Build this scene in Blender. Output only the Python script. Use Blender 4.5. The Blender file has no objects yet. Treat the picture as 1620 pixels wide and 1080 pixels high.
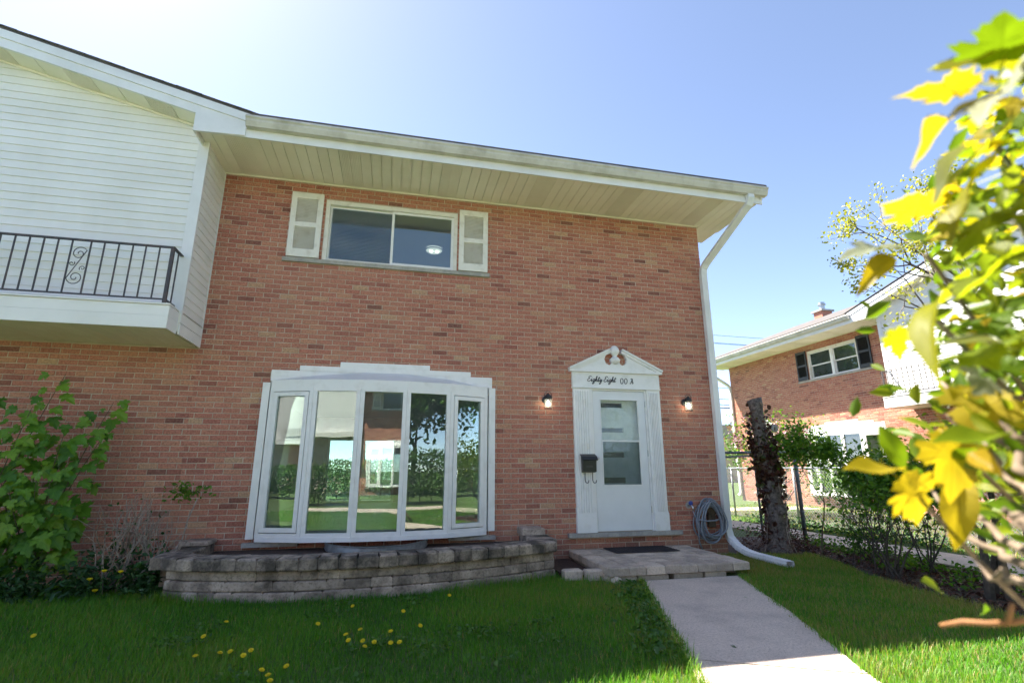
import bpy, bmesh, math, random
import numpy as np
from mathutils import Vector, Matrix, Euler
random.seed(7); rng = np.random.default_rng(7)
R = math.radians
scene = bpy.context.scene
col = scene.collection
CAMZ = 1.25
# ------------------------------------------------------------------ camera
F, PI_, YA, RO = 798.2, 0.2460, 0.2290, -0.0025
fw = Vector((math.sin(YA)*math.cos(PI_), math.cos(YA)*math.cos(PI_), math.sin(PI_)))
rt0 = Vector((math.cos(YA), -math.sin(YA), 0)); up0 = rt0.cross(fw)
rt = math.cos(RO)*rt0 + math.sin(RO)*up0
up = -math.sin(RO)*rt0 + math.cos(RO)*up0
CAM = Vector((0, -7.09, CAMZ))
cd = bpy.data.cameras.new('camera'); cam = bpy.data.objects.new('camera', cd); col.objects.link(cam)
cam.matrix_world = Matrix(((rt.x, up.x, -fw.x, CAM.x), (rt.y, up.y, -fw.y, CAM.y), (rt.z, up.z, -fw.z, CAM.z), (0, 0, 0, 1)))
cd.sensor_width = 36; cd.lens = F/1620*36; cd.clip_start = 0.05; cd.clip_end = 800
cd.dof.use_dof = True; cd.dof.focus_distance = 8.0; cd.dof.aperture_fstop = 2.0
scene.camera = cam
def ray(px, py): return fw + rt*((px-810)/F) - up*((py-540)/F)
def at(px, py, dist):
    d = ray(px, py); return CAM + d.normalized()*dist
def atY(px, py, y):
    d = ray(px, py); return CAM + d*((y-CAM.y)/d.y)
# ------------------------------------------------------------------ sky, sun, exposure
SUN = Vector((-0.44, 0.50, 1.0)).normalized()
el = math.asin(SUN.z); az = math.atan2(SUN.x, SUN.y)
w = bpy.data.worlds.new('World'); scene.world = w; w.use_nodes = True
nt = w.node_tree; bg = nt.nodes['Background']
sk = nt.nodes.new('ShaderNodeTexSky'); sk.sky_type = 'NISHITA'; sk.sun_disc = False
sk.sun_elevation = el; sk.sun_rotation = az; sk.air_density = .4; sk.dust_density = .16; sk.ozone_density = 3
wb = nt.nodes.new('ShaderNodeMix'); wb.data_type = 'RGBA'; wb.blend_type = 'MULTIPLY'; wb.inputs['Factor'].default_value = 1
wb.inputs['B'].default_value = (.93, .775, .64, 1)     # camera white balance set for open shade
nt.links.new(sk.outputs['Color'], wb.inputs['A']); nt.links.new(wb.outputs['Result'], bg.inputs['Color']); bg.inputs['Strength'].default_value = 0.15
sl = bpy.data.lights.new('sun', 'SUN'); sl.energy = 4.3; sl.angle = R(0.53); sl.color = (1, .92, .80)
so = bpy.data.objects.new('sun', sl); col.objects.link(so); so.rotation_euler = SUN.to_track_quat('Z', 'Y').to_euler()
scene.view_settings.view_transform = 'Standard'; scene.view_settings.look = 'None'
scene.view_settings.exposure = 2.5; scene.view_settings.gamma = 1
scene.cycles.max_bounces = 8; scene.cycles.transparent_max_bounces = 16

# ------------------------------------------------------------------ materials
def new_mat(name):
    m = bpy.data.materials.new(name); m.use_nodes = True
    n = m.node_tree.nodes; l = m.node_tree.links
    return m, n, l, n['Principled BSDF']
def noise(n, l, scale, detail=4, vec=None, rough=.55):
    t = n.new('ShaderNodeTexNoise'); t.inputs['Scale'].default_value = scale; t.inputs['Detail'].default_value = detail
    t.inputs['Roughness'].default_value = rough
    if vec: l.new(vec, t.inputs['Vector'])
    return t
def ramp(n, l, src, stops):
    r = n.new('ShaderNodeValToRGB'); e = r.color_ramp.elements
    while len(e) < len(stops): e.new(.5)
    for k, (p, c) in enumerate(stops): e[k].position = p; e[k].color = (*c, 1) if len(c) == 3 else c
    l.new(src, r.inputs['Fac']); return r
def mixc(n, l, f, a, b, mode='MIX'):
    m = n.new('ShaderNodeMix'); m.data_type = 'RGBA'; m.blend_type = mode
    for s, v in ((m.inputs['Factor'], f), (m.inputs['A'], a), (m.inputs['B'], b)):
        if hasattr(v, 'is_output'): l.new(v, s)
        elif isinstance(v, (int, float)): s.default_value = v
        else: s.default_value = (*v, 1)
    return m.outputs['Result']
def bump(n, l, p, src, strength=.3, dist=.01):
    b = n.new('ShaderNodeBump'); b.inputs['Strength'].default_value = strength; b.inputs['Distance'].default_value = dist
    l.new(src, b.inputs['Height']); l.new(b.outputs['Normal'], p.inputs['Normal'])
def S(v): return (v, v, v)
def basic(name, c, rough=.6, c2=None, scale=3, det=5, fine=None, bstr=.15, bscale=60, metal=0, spec=.5, tint=0, lo=.4, hi=.65, speck=None):
    """base colour c, patches of c2, per-piece tint and a fine bump"""
    m, n, l, p = new_mat(name)
    pos = n.new('ShaderNodeNewGeometry').outputs['Position']
    out = None
    if c2:
        t = noise(n, l, scale, det, pos)
        r = ramp(n, l, t.outputs['Fac'], [(lo, S(0)), (hi, S(1))])
        out = mixc(n, l, r.outputs['Color'], c, c2)
    if tint:
        a = n.new('ShaderNodeAttribute'); a.attribute_name = 'tint'
        mr = n.new('ShaderNodeMapRange'); mr.inputs['To Min'].default_value = 1-tint; mr.inputs['To Max'].default_value = 1+tint
        l.new(a.outputs['Fac'], mr.inputs['Value'])
        cb = n.new('ShaderNodeCombineXYZ')
        for k in range(3): l.new(mr.outputs['Result'], cb.inputs[k])
        out = mixc(n, l, 1.0, out if out else c, cb.outputs['Vector'], 'MULTIPLY')
    if speck:
        ts = noise(n, l, speck[0], 5, pos, .75); k_ = speck[1]
        out = mixc(n, l, 1., out if out else c, ramp(n, l, ts.outputs['Fac'], [(.34, S(1-k_)), (.5, S(.92)), (.66, S(1+.6*k_) if 1+.6*k_ < 1 else S(1))]).outputs['Color'], 'MULTIPLY')
    if out: l.new(out, p.inputs['Base Color'])
    else: p.inputs['Base Color'].default_value = (*c, 1)
    p.inputs['Roughness'].default_value = rough; p.inputs['Metallic'].default_value = metal
    p.inputs['Specular IOR Level'].default_value = spec
    if bstr:
        t2 = noise(n, l, bscale, 3, pos); bump(n, l, p, t2.outputs['Fac'], bstr, .004)
    return m
def mat_brick(name, stops, mort=.5):
    m, n, l, p = new_mat(name)
    pos = n.new('ShaderNodeNewGeometry').outputs['Position']
    a = n.new('ShaderNodeAttribute'); a.attribute_name = 'tint'
    c = ramp(n, l, a.outputs['Fac'], stops).outputs['Color']
    t = noise(n, l, 46, 6, pos, .75)
    c = mixc(n, l, ramp(n, l, t.outputs['Fac'], [(.40, S(1)), (.56, S(0))]).outputs['Color'], c, mixc(n, l, 1., c, (.58, .54, .53), 'MULTIPLY'))
    t3 = noise(n, l, 28, 4, pos, .6)
    c = mixc(n, l, ramp(n, l, t3.outputs['Fac'], [(.54, S(0)), (.75, S(.5))]).outputs['Color'], c, (.46, .30, .22))
    t2 = noise(n, l, 1.1, 4, pos)
    c = mixc(n, l, ramp(n, l, t2.outputs['Fac'], [(.45, S(0)), (.72, S(.4))]).outputs['Color'], c, (.47, .25, .16))
    sz = n.new('ShaderNodeSeparateXYZ'); l.new(pos, sz.inputs[0])        # splash dirt near the ground
    ms = n.new('ShaderNodeMath'); ms.operation = 'MULTIPLY_ADD'; l.new(t2.outputs['Fac'], ms.inputs[0]); ms.inputs[1].default_value = 1.3; l.new(sz.outputs['Z'], ms.inputs[2])
    c = mixc(n, l, ramp(n, l, ms.outputs[0], [(.70, S(.5)), (1.0, S(0))]).outputs['Color'], c, (.24, .16, .12))
    l.new(c, p.inputs['Base Color']); p.inputs['Roughness'].default_value = .88; p.inputs['Specular IOR Level'].default_value = .25
    t4 = noise(n, l, 150, 4, pos, .7); bump(n, l, p, t4.outputs['Fac'], .5, .006)
    return m
def mat_glass(name, ior=2.1, tintc=(.80, .90, .86), dust=0):
    m, n, l, p = new_mat(name); n.remove(p)
    o = n['Material Output']
    fr = n.new('ShaderNodeFresnel'); fr.inputs['IOR'].default_value = ior
    tr = n.new('ShaderNodeBsdfTransparent'); tr.inputs['Color'].default_value = (*tintc, 1)
    gl = n.new('ShaderNodeBsdfGlossy'); gl.inputs['Roughness'].default_value = .0; gl.inputs['Color'].default_value = (.95, 1, .98, 1)
    pos = n.new('ShaderNodeNewGeometry').outputs['Position']
    t = noise(n, l, 2.2, 1, pos); b = n.new('ShaderNodeBump'); b.inputs['Strength'].default_value = .035; b.inputs['Distance'].default_value = .02
    l.new(t.outputs['Fac'], b.inputs['Height']); l.new(b.outputs['Normal'], gl.inputs['Normal'])
    mx = n.new('ShaderNodeMixShader'); l.new(fr.outputs['Fac'], mx.inputs['Fac']); l.new(tr.outputs[0], mx.inputs[1]); l.new(gl.outputs[0], mx.inputs[2])
    res = mx.outputs[0]
    if dust:
        df = n.new('ShaderNodeBsdfDiffuse'); df.inputs['Color'].default_value = (.7, .74, .76, 1)
        t2 = noise(n, l, 3, 3, pos); r = ramp(n, l, t2.outputs['Fac'], [(.3, S(dust*.4)), (.75, S(dust))])
        m2 = n.new('ShaderNodeMixShader'); l.new(r.outputs['Color'], m2.inputs['Fac']); l.new(res, m2.inputs[1]); l.new(df.outputs[0], m2.inputs[2]); res = m2.outputs[0]
    l.new(res, o.inputs['Surface'])
    return m
def mat_emit(name, c, s):
    m, n, l, p = new_mat(name)
    p.inputs['Base Color'].default_value = (.8, .8, .8, 1); p.inputs['Emission Color'].default_value = (*c, 1); p.inputs['Emission Strength'].default_value = s
    return m
def mat_leaf(name, stops, trans=.45, gloss=.4, attr=False):
    m, n, l, p = new_mat(name)
    if attr:
        a = n.new('ShaderNodeAttribute'); a.attribute_name = 'tint'; src = a.outputs['Fac']
    else:
        src = n.new('ShaderNodeObjectInfo').outputs['Random']
    c = ramp(n, l, src, stops).outputs['Color']
    pos = n.new('ShaderNodeNewGeometry').outputs['Position']
    t = noise(n, l, 25, 4, pos)
    c = mixc(n, l, ramp(n, l, t.outputs['Fac'], [(.35, S(0)), (.7, S(.6))]).outputs['Color'], c, mixc(n, l, 1., c, (.72, .78, .6), 'MULTIPLY'))
    if not attr:
        tc = n.new('ShaderNodeTexCoord'); sx = n.new('ShaderNodeSeparateXYZ'); l.new(tc.outputs['Object'], sx.inputs[0])
        def mth(op, a_, b_=None):
            q_ = n.new('ShaderNodeMath'); q_.operation = op
            for k_, v_ in enumerate((a_, b_)):
                if v_ is None: continue
                if hasattr(v_, 'is_output'): l.new(v_, q_.inputs[k_])
                else: q_.inputs[k_].default_value = v_
            return q_.outputs[0]
        ang = mth('ARCTAN2', sx.outputs['X'], mth('ADD', sx.outputs['Y'], .02)); rad = mth('SQRT', mth('ADD', mth('MULTIPLY', sx.outputs['X'], sx.outputs['X']), mth('MULTIPLY', sx.outputs['Y'], sx.outputs['Y'])))
        fr = mth('ABSOLUTE', mth('SUBTRACT', mth('FRACT', mth('ADD', mth('DIVIDE', ang, .72), .5)), .5))
        dd = mth('MULTIPLY', fr, rad)
        c = mixc(n, l, ramp(n, l, dd, [(.004, S(.55)), (.02, S(0))]).outputs['Color'], c, mixc(n, l, 1., c, (.55, .55, .5), 'MULTIPLY'))
    l.new(c, p.inputs['Base Color']); p.inputs['Roughness'].default_value = gloss; p.inputs['Specular IOR Level'].default_value = .35
    tl = n.new('ShaderNodeBsdfTranslucent'); l.new(mixc(n, l, 1., c, (1.25, 1.2, .5), 'MULTIPLY'), tl.inputs['Color'])
    mx = n.new('ShaderNodeMixShader'); mx.inputs['Fac'].default_value = trans
    l.new(p.outputs[0], mx.inputs[1]); l.new(tl.outputs[0], mx.inputs[2]); l.new(mx.outputs[0], n['Material Output'].inputs['Surface'])
    return m
M = {}
BR = [(0, (.24, .10, .08)), (.14, (.36, .135, .105)), (.40, (.50, .20, .145)), (.66, (.54, .235, .165)), (.88, (.57, .29, .19)), (1, (.57, .36, .23))]
M['brick'] = mat_brick('brick_red', BR)
M['mortar'] = basic('mortar', (.55, .455, .37), .95, (.43, .35, .28), 5, bstr=.4, bscale=120)
M['white'] = basic('white_paint', (.80, .80, .795), .45, (.66, .655, .63), 7, det=9, bstr=.08, bscale=40, lo=.5, hi=.85)
M['white_old'] = basic('white_paint_aged', (.76, .74, .69), .55, (.58, .54, .47), 9, bstr=.1, lo=.5, hi=.8)
M['trim'] = basic('aluminium_trim_white', (.76, .77, .78), .4, (.68, .69, .69), 2.5, bstr=.04, bscale=15)
M['siding'] = basic('vinyl_siding', (.80, .80, .79), .5, (.74, .74, .72), 1.6, bstr=.06, bscale=30, tint=.03)
M['soffit'] = basic('soffit_panel', (.84, .81, .71), .55, (.77, .74, .63), 1.7, bstr=.05, bscale=20, tint=.03)
M['gutter'] = basic('gutter_paint', (.56, .545, .50), .45, (.38, .36, .31), 5, det=6, bstr=.06, bscale=20, lo=.45, hi=.75)
M['stone'] = basic('sill_limestone', (.44, .42, .38), .85, (.32, .31, .29), 8, bstr=.3, bscale=80, speck=(40, .3))
M['shingle'] = basic('asphalt_shingle', (.075, .072, .075), .95, (.12, .105, .10), 6, bstr=.5, bscale=150, tint=.3)
M['glass'] = mat_glass('window_glass', 2.0, (.80, .90, .86), .07)
M['glass_door'] = mat_glass('door_glass', 1.3, (.95, .98, .97), .12)
M['glass_screen'] = mat_glass('screen_glass', 1.35, (.66, .72, .76), .12)
M['glass_slit'] = mat_glass('slit_glass', 1.22, (.55, .6, .55))
M['screen'] = basic('insect_screen', (.10, .11, .12), .7, bstr=0)
M['door'] = basic('door_paint', (.74, .76, .78), .4, (.70, .72, .74), 3, bstr=.05, bscale=30)
M['inner_door'] = basic('textured_inner_door', (.78, .79, .77), .55, (.66, .69, .68), 18, bstr=.5, bscale=45)
M['iron'] = basic('painted_iron', (.045, .042, .048), .5, (.10, .06, .05), 12, bstr=.15, bscale=80, lo=.5, hi=.75)
M['black'] = basic('black_metal', (.018, .019, .02), .38, bstr=.05)
M['blackshut'] = basic('black_shutter', (.02, .021, .022), .5, bstr=.05)
M['number'] = basic('number_paint', (.03, .035, .045), .5, bstr=0)
M['room'] = basic('room_wall', (.46, .47, .46), .8, bstr=0)
M['roomfloor'] = basic('room_floor', (.30, .22, .15), .5, (.22, .15, .10), 5, bstr=0)
M['blind'] = basic('window_blind', (.30, .33, .37), .7, bstr=0)
M['bulb'] = mat_emit('lit_bulb', (1, .84, .62), 4)
M['ceil_lamp'] = mat_emit('lit_ceiling_lamp', (1, .94, .86), .16)
M['lamp_bulb'] = mat_emit('lamp_bulb', (1, .93, .82), 1.2)
M['chrome'] = basic('brushed_metal', (.55, .56, .58), .3, metal=1, bstr=0)
M['galv'] = basic('galvanised_steel', (.42, .45, .48), .45, (.28, .31, .33), 12, metal=.7, bstr=.1)
M['galv_pole'] = basic('weathered_steel_pipe', (.20, .235, .26), .55, (.12, .15, .17), 9, metal=.3, bstr=.1)
M['cap'] = basic('wall_cap_block', (.36, .29, .235), .95, (.085, .07, .058), 6, det=8, bstr=.7, bscale=55, tint=.3, lo=.38, hi=.60, speck=(38, .6))
M['block'] = basic('wall_block', (.42, .34, .28), .95, (.14, .11, .09), 5, det=8, bstr=.7, bscale=55, tint=.3, lo=.44, hi=.70, speck=(34, .55))
M['paver'] = basic('paver_stone', (.58, .475, .385), .92, (.42, .345, .285), 6, det=7, bstr=.5, bscale=70, tint=.2, speck=(45, .35))
M['mat'] = basic('rubber_mat', (.03, .026, .028), .85, (.05, .04, .042), 30, bstr=.5, bscale=120)
M['hose'] = basic('garden_hose', (.23, .26, .31), .45, (.17, .19, .23), 20, bstr=.1, tint=.15)
M['wood'] = basic('weathered_wood', (.10, .075, .05), .8, (.06, .045, .03), 20, bstr=.3)
M['bark'] = basic('grey_bark', (.21, .18, .16), .95, (.085, .07, .062), 22, det=8, bstr=1.0, bscale=45, speck=(40, .6))
M['darkbark'] = basic('dark_bark', (.045, .036, .030), .95, (.075, .062, .05), 22, det=8, bstr=.8, bscale=50)
M['twig'] = basic('dry_twig', (.36, .30, .25), .9, (.18, .14, .115), 30, bstr=.3)
M['tan_twig'] = basic('tan_branch', (.17, .125, .085), .85, (.11, .08, .055), 30, bstr=.3)
M['stem'] = basic('green_brown_stem', (.12, .085, .05), .8, (.09, .10, .04), 18, bstr=.2)
M['cutwood'] = basic('fresh_cut_branch', (.26, .115, .035), .75, (.19, .085, .03), 30, bstr=.2)
M['mulch'] = basic('bark_mulch', (.085, .045, .033), .98, (.035, .022, .018), 35, det=8, bstr=1.0, bscale=90, speck=(60, .7))
M['soil'] = basic('dark_soil', (.050, .040, .034), .98, (.085, .072, .062), 28, det=8, bstr=1.0, bscale=80, speck=(45, .6))
M['plastic'] = basic('white_plastic', (.78, .78, .80), .35, (.72, .72, .74), 6, bstr=.05, bscale=30)
M['tanwall'] = basic('tan_wall', (.72, .50, .30), .9, (.62, .42, .26), 2, bstr=.1)
M['tanroof'] = basic('brown_roof', (.42, .33, .29), .9, (.33, .26, .23), 2, bstr=.2)
M['wire'] = basic('black_wire', (.03, .03, .035), .6, bstr=0)
M['blue'] = basic('blue_tap_handle', (.03, .06, .30), .4, bstr=0)
M['whitewall'] = basic('white_lattice', (.7, .7, .68), .6, (.58, .58, .56), 5, bstr=.1)
M['leaf_shrub'] = mat_leaf('maple_sapling_leaf', [(0, (.06, .17, .014)), (.45, (.11, .26, .02)), (1, (.19, .34, .03))], .3)
M['leaf_front'] = mat_leaf('backlit_maple_leaf', [(0, (.10, .18, .008)), (.35, (.19, .25, .010)), (.62, (.29, .30, .014)), (.87, (.36, .31, .016)), (1, (.39, .27, .018))], .75, .5)
M['leaf_yellow'] = mat_leaf('yellow_leaf', [(0, (.34, .265, .014)), (1, (.38, .30, .02))], .62, .5)
M['leaf_pale'] = mat_leaf('pale_leaf_underside', [(0, (.15, .18, .11)), (1, (.21, .22, .16))], .25, .35)
M['leaf_green'] = mat_leaf('mid_green_leaf', [(0, (.05, .14, .014)), (.5, (.095, .225, .02)), (1, (.16, .29, .028))], .45, attr=True)
M['leaf_lush'] = mat_leaf('lime_leaf', [(0, (.07, .14, .01)), (.5, (.13, .20, .014)), (1, (.21, .25, .02))], .6, attr=True)
M['leaf_weed'] = mat_leaf('weed_leaf', [(0, (.022, .065, .018)), (.5, (.035, .10, .03)), (1, (.06, .14, .04))], .3, attr=True)
M['leaf_hedge'] = mat_leaf('hedge_leaf', [(0, (.025, .075, .01)), (.5, (.05, .13, .015)), (1, (.10, .20, .02))], .35, attr=True)
M['leaf_red'] = mat_leaf('dark_red_vine', [(0, (.045, .022, .02)), (.5, (.09, .032, .028)), (.75, (.12, .06, .035)), (1, (.05, .08, .02))], .25, attr=True)
M['bud'] = mat_leaf('yellow_green_buds', [(0, (.24, .28, .04)), (.6, (.34, .36, .07)), (1, (.42, .40, .15))], .45, attr=True)
M['lilac'] = mat_leaf('pink_blossom', [(0, (.24, .10, .16)), (.6, (.32, .18, .23)), (1, (.42, .30, .32))], .3, attr=True)
M['dandelion'] = mat_leaf('dandelion_petals', [(0, (.74, .56, .01)), (1, (.80, .66, .02))], .25, attr=True)
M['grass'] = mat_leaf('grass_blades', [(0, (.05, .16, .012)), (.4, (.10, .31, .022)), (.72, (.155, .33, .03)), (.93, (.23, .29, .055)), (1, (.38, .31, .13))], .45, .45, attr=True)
M['clover'] = mat_leaf('clover', [(0, (.04, .12, .02)), (1, (.10, .21, .04))], .35, attr=True)

def mat_ground():
    m, n, l, p = new_mat('turf_soil')
    pos = n.new('ShaderNodeNewGeometry').outputs['Position']
    t = noise(n, l, 45, 6, pos); c = ramp(n, l, t.outputs['Fac'], [(.3, (.04, .08, .014)), (.55, (.07, .13, .022)), (.75, (.11, .14, .04))]).outputs['Color']
    t2 = noise(n, l, 1.3, 4, pos); c = mixc(n, l, ramp(n, l, t2.outputs['Fac'], [(.45, S(0)), (.7, S(.6))]).outputs['Color'], c, (.10, .11, .05))
    l.new(c, p.inputs['Base Color']); p.inputs['Roughness'].default_value = .95
    bump(n, l, p, t.outputs['Fac'], 1, .03)
    return m
M['ground'] = mat_ground()
def mat_concrete():
    m, n, l, p = new_mat('concrete_walk')
    pos = n.new('ShaderNodeNewGeometry').outputs['Position']
    t = noise(n, l, 260, 3, pos); c = ramp(n, l, t.outputs['Fac'], [(.32, (.42, .335, .275)), (.5, (.65, .535, .45)), (.68, (.74, .635, .545))]).outputs['Color']
    t2 = noise(n, l, 2.3, 6, pos, .65); c = mixc(n, l, ramp(n, l, t2.outputs['Fac'], [(.45, S(0)), (.75, S(.55))]).outputs['Color'], c, (.30, .25, .22))
    t5 = noise(n, l, 48, 5, pos, .8); c = mixc(n, l, 1., c, ramp(n, l, t5.outputs['Fac'], [(.36, S(.66)), (.52, S(1))]).outputs['Color'], 'MULTIPLY')
    v = n.new('ShaderNodeTexVoronoi'); v.inputs['Scale'].default_value = 90; l.new(pos, v.inputs['Vector'])
    c = mixc(n, l, ramp(n, l, v.outputs['Distance'], [(.08, S(.5)), (.2, S(0))]).outputs['Color'], c, (.12, .10, .09))
    l.new(c, p.inputs['Base Color']); p.inputs['Roughness'].default_value = .9
    bump(n, l, p, t.outputs['Fac'], .35, .004)
    return m
M['walk'] = mat_concrete()

# ------------------------------------------------------------------ geometry helpers
WL = {}                                            # world location of every parent object
def ident(p): return p
XF = [ident]
class MB:
    def __init__(s): s.v = []; s.f = []; s.a = []
    def add(s, vs, fs, t=.5):
        o = len(s.v); s.v += [tuple(v) for v in vs]
        for f in fs: s.f.append(tuple(i+o for i in f)); s.a.append(t)
    def box(s, x0, x1, y0, y1, z0, z1, t=.5):
        s.add([(x0, y0, z0), (x1, y0, z0), (x1, y1, z0), (x0, y1, z0), (x0, y0, z1), (x1, y0, z1), (x1, y1, z1), (x0, y1, z1)],
              [(0, 3, 2, 1), (4, 5, 6, 7), (0, 1, 5, 4), (1, 2, 6, 5), (2, 3, 7, 6), (3, 0, 4, 7)], t)
    def obox(s, o, ax, ay, az, a, b, c, t=.5):     # ranges a, b, c along the axes ax, ay, az from o
        o = Vector(o); V = []
        for k in c:
            for (i, j) in ((a[0], b[0]), (a[1], b[0]), (a[1], b[1]), (a[0], b[1])): V.append(o+ax*i+ay*j+az*k)
        s.add(V, [(0, 3, 2, 1), (4, 5, 6, 7), (0, 1, 5, 4), (1, 2, 6, 5), (2, 3, 7, 6), (3, 0, 4, 7)], t)
    def prism(s, poly, axis, a, b, t=.5):
        def P(p, k): return {'x': (k, p[0], p[1]), 'y': (p[0], k, p[1]), 'z': (p[0], p[1], k)}[axis]
        n = len(poly)
        s.add([P(p, a) for p in poly]+[P(p, b) for p in poly],
              [tuple(range(n)), tuple(range(2*n-1, n-1, -1))]+[(i, i+n, (i+1) % n+n, (i+1) % n) for i in range(n)], t)
    def tube(s, path, r, n=6, closed=False, t=.5):
        path = [Vector(p) for p in path]; m = len(path); V = []; prev = None
        for i, p in enumerate(path):
            if closed: d = path[(i+1) % m]-path[i-1]
            else: d = path[min(i+1, m-1)]-path[max(i-1, 0)]
            if d.length < 1e-9: d = Vector((0, 0, 1))
            d.normalize()
            if prev is None: u = d.orthogonal().normalized()
            else:
                u = prev-d*prev.dot(d)
                u = u.normalized() if u.length > 1e-6 else d.orthogonal().normalized()
            prev = u; v = d.cross(u); rr = r[i] if isinstance(r, (list, tuple)) else r
            for k in range(n):
                a = 2*math.pi*k/n; V.append(p+(u*math.cos(a)+v*math.sin(a))*rr)
        Fc = []
        for i in range(m if closed else m-1):
            j = (i+1) % m
            for k in range(n): Fc.append((i*n+k, i*n+(k+1) % n, j*n+(k+1) % n, j*n+k))
        if not closed: Fc += [tuple(range(n-1, -1, -1)), tuple(range((m-1)*n, m*n))]
        s.add(V, Fc, t)
    def lathe(s, prof, c, n=12, axis='z', t=.5):
        V = []; m = len(prof)
        for r, h in prof:
            for k in range(n):
                a = 2*math.pi*k/n; x, y = r*math.cos(a), r*math.sin(a)
                V.append(Vector(c)+Vector({'z': (x, y, h), 'y': (x, h, y), 'x': (h, x, y)}[axis]))
        Fc = [(i*n+k, i*n+(k+1) % n, (i+1)*n+(k+1) % n, (i+1)*n+k) for i in range(m-1) for k in range(n)]
        Fc += [tuple(range(n-1, -1, -1)), tuple(range((m-1)*n, m*n))]
        s.add(V, Fc, t)
    def build(s, name, mat, parent=None, smooth=False, kind=None, recalc=True):
        V = [Vector(XF[0](v)) for v in s.v]
        if not V: return None
        lo = Vector((min(v.x for v in V), min(v.y for v in V), min(v.z for v in V))); hi = Vector((max(v.x for v in V), max(v.y for v in V), max(v.z for v in V)))
        c = (lo+hi)/2
        me = bpy.data.meshes.new(name); me.from_pydata([v-c for v in V], [], s.f)
        if recalc:
            bm = bmesh.new(); bm.from_mesh(me); bmesh.ops.recalc_face_normals(bm, faces=bm.faces); bm.to_mesh(me); bm.free()
        at_ = me.attributes.new('tint', 'FLOAT', 'FACE')
        if len(at_.data) == len(s.a): at_.data.foreach_set('value', np.array(s.a, dtype=np.float32))
        if smooth: me.polygons.foreach_set('use_smooth', [True]*len(me.polygons))
        me.materials.append(M[mat] if isinstance(mat, str) else mat)
        return link(name, me, c, parent, kind)
def link(name, me, loc, parent=None, kind=None, rot=None):
    o = bpy.data.objects.new(name, me); col.objects.link(o)
    loc = Vector(loc)
    if parent is not None: o.parent = parent; o.location = loc-WL[parent.name]
    else: o.location = loc
    WL[o.name] = loc.copy()
    if kind: o['kind'] = kind
    return o
def thing(name, label, cat, loc, group=None):
    o = bpy.data.objects.new(name, None); col.objects.link(o); o.location = loc; o.empty_display_size = .1
    WL[o.name] = Vector(loc); return tag(o, label, cat, group)
def tag(o, label, cat, group=None):
    o['label'] = label; o['category'] = cat
    if group: o['group'] = group
    return o
def tri_mesh(name, V, T, mat, parent=None, kind=None, tint=None, loc=(0, 0, 0)):
    """fast numpy triangle mesh, V in world space"""
    V = np.asarray(V, dtype=np.float32); T = np.asarray(T, dtype=np.int32)
    me = bpy.data.meshes.new(name)
    me.vertices.add(len(V)); me.vertices.foreach_set('co', (V-np.array(loc, dtype=np.float32)).ravel())
    me.loops.add(T.size); me.loops.foreach_set('vertex_index', T.ravel())
    me.polygons.add(len(T)); me.polygons.foreach_set('loop_start', np.arange(0, T.size, 3, dtype=np.int32))
    me.update(calc_edges=True)
    if tint is not None:
        a = me.attributes.new('tint', 'FLOAT', 'FACE'); a.data.foreach_set('value', np.asarray(tint, dtype=np.float32))
    me.materials.append(M[mat]); return link(name, me, loc, parent, kind)
def rnd(a, b): return random.uniform(a, b)

# ------------------------------------------------------------------ ground, walk, path, beds
g = MB(); g.add([(-220, -220, 0), (220, -220, 0), (220, 220, 0), (-220, 220, 0)], [(0, 1, 2, 3)])
o = g.build('ground', 'ground', kind='structure', recalc=False)
def slab(name, poly, z, mat, kind='structure', th=.06, parent=None):
    m = MB(); m.prism(poly, 'z', z-th, z); return m.build(name, mat, parent, kind=kind)
walk = bpy.data.objects.new('walkway', None); col.objects.link(walk); walk['kind'] = 'structure'; WL['walkway'] = Vector((0, 0, 0))
def jag(a, b, n, amp):                                # a slightly uneven edge
    a = Vector(a); b = Vector(b); d = (b-a); nrm = Vector((-d.y, d.x)).normalized()
    return [tuple(a+d*(k/n)+nrm*rnd(-amp, amp)) for k in range(n)]
slab('paving_slab', jag((2.80, -1.43), (1.985, -3.68), 14, .010)+jag((1.985, -3.68), (2.93, -4.165), 2, 0)+jag((2.93, -4.165), (3.36, -3.2), 6, .012)+jag((3.36, -3.2), (4.06, -1.43), 10, .012)+[(4.06, -1.43)], .022, 'walk', None, parent=walk)
slab('paving_slab', jag((1.98, -3.692), (.95, -6.6), 10, .01)+jag((.95, -6.6), (2.0, -6.9), 2, 0)+jag((2.0, -6.9), (2.925, -4.177), 10, .01)+[(2.925, -4.177)], .020, 'walk', None, parent=walk)
slab('paving_slab', [(.93, -6.62), (-.1, -9.4), (-8, -9.6), (-8, -10.7), (10, -10.7), (10, -9.6), (1.0, -9.3), (1.98, -6.92)], .018, 'walk', None, parent=walk)
slab('mulch_bed', jag((2.90, -4.3), (3.36, -3.2), 8, .02)+jag((3.36, -3.2), (4.06, -1.43), 10, .015)+jag((4.13, -1.45), (3.44, -3.2), 10, .03)+jag((3.44, -3.2), (3.03, -4.25), 8, .03), .010, 'mulch')
pth = bpy.data.objects.new('path', None); col.objects.link(pth); pth['kind'] = 'structure'; WL['path'] = Vector((0, 0, 0))
for k in range(10):
    y0 = -9+k*1.5
    slab('paving_slab', [(7.15+.002*k, y0), (8.1, y0), (8.1, y0+1.488), (7.15, y0+1.488)], .02+rnd(-.003, .003), 'walk', None, parent=pth)
slab('paving_slab', [(8.11, 6.6), (13.0, 6.6), (13.0, 7.8), (8.11, 7.8)], .021, 'walk', None, parent=pth)
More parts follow.
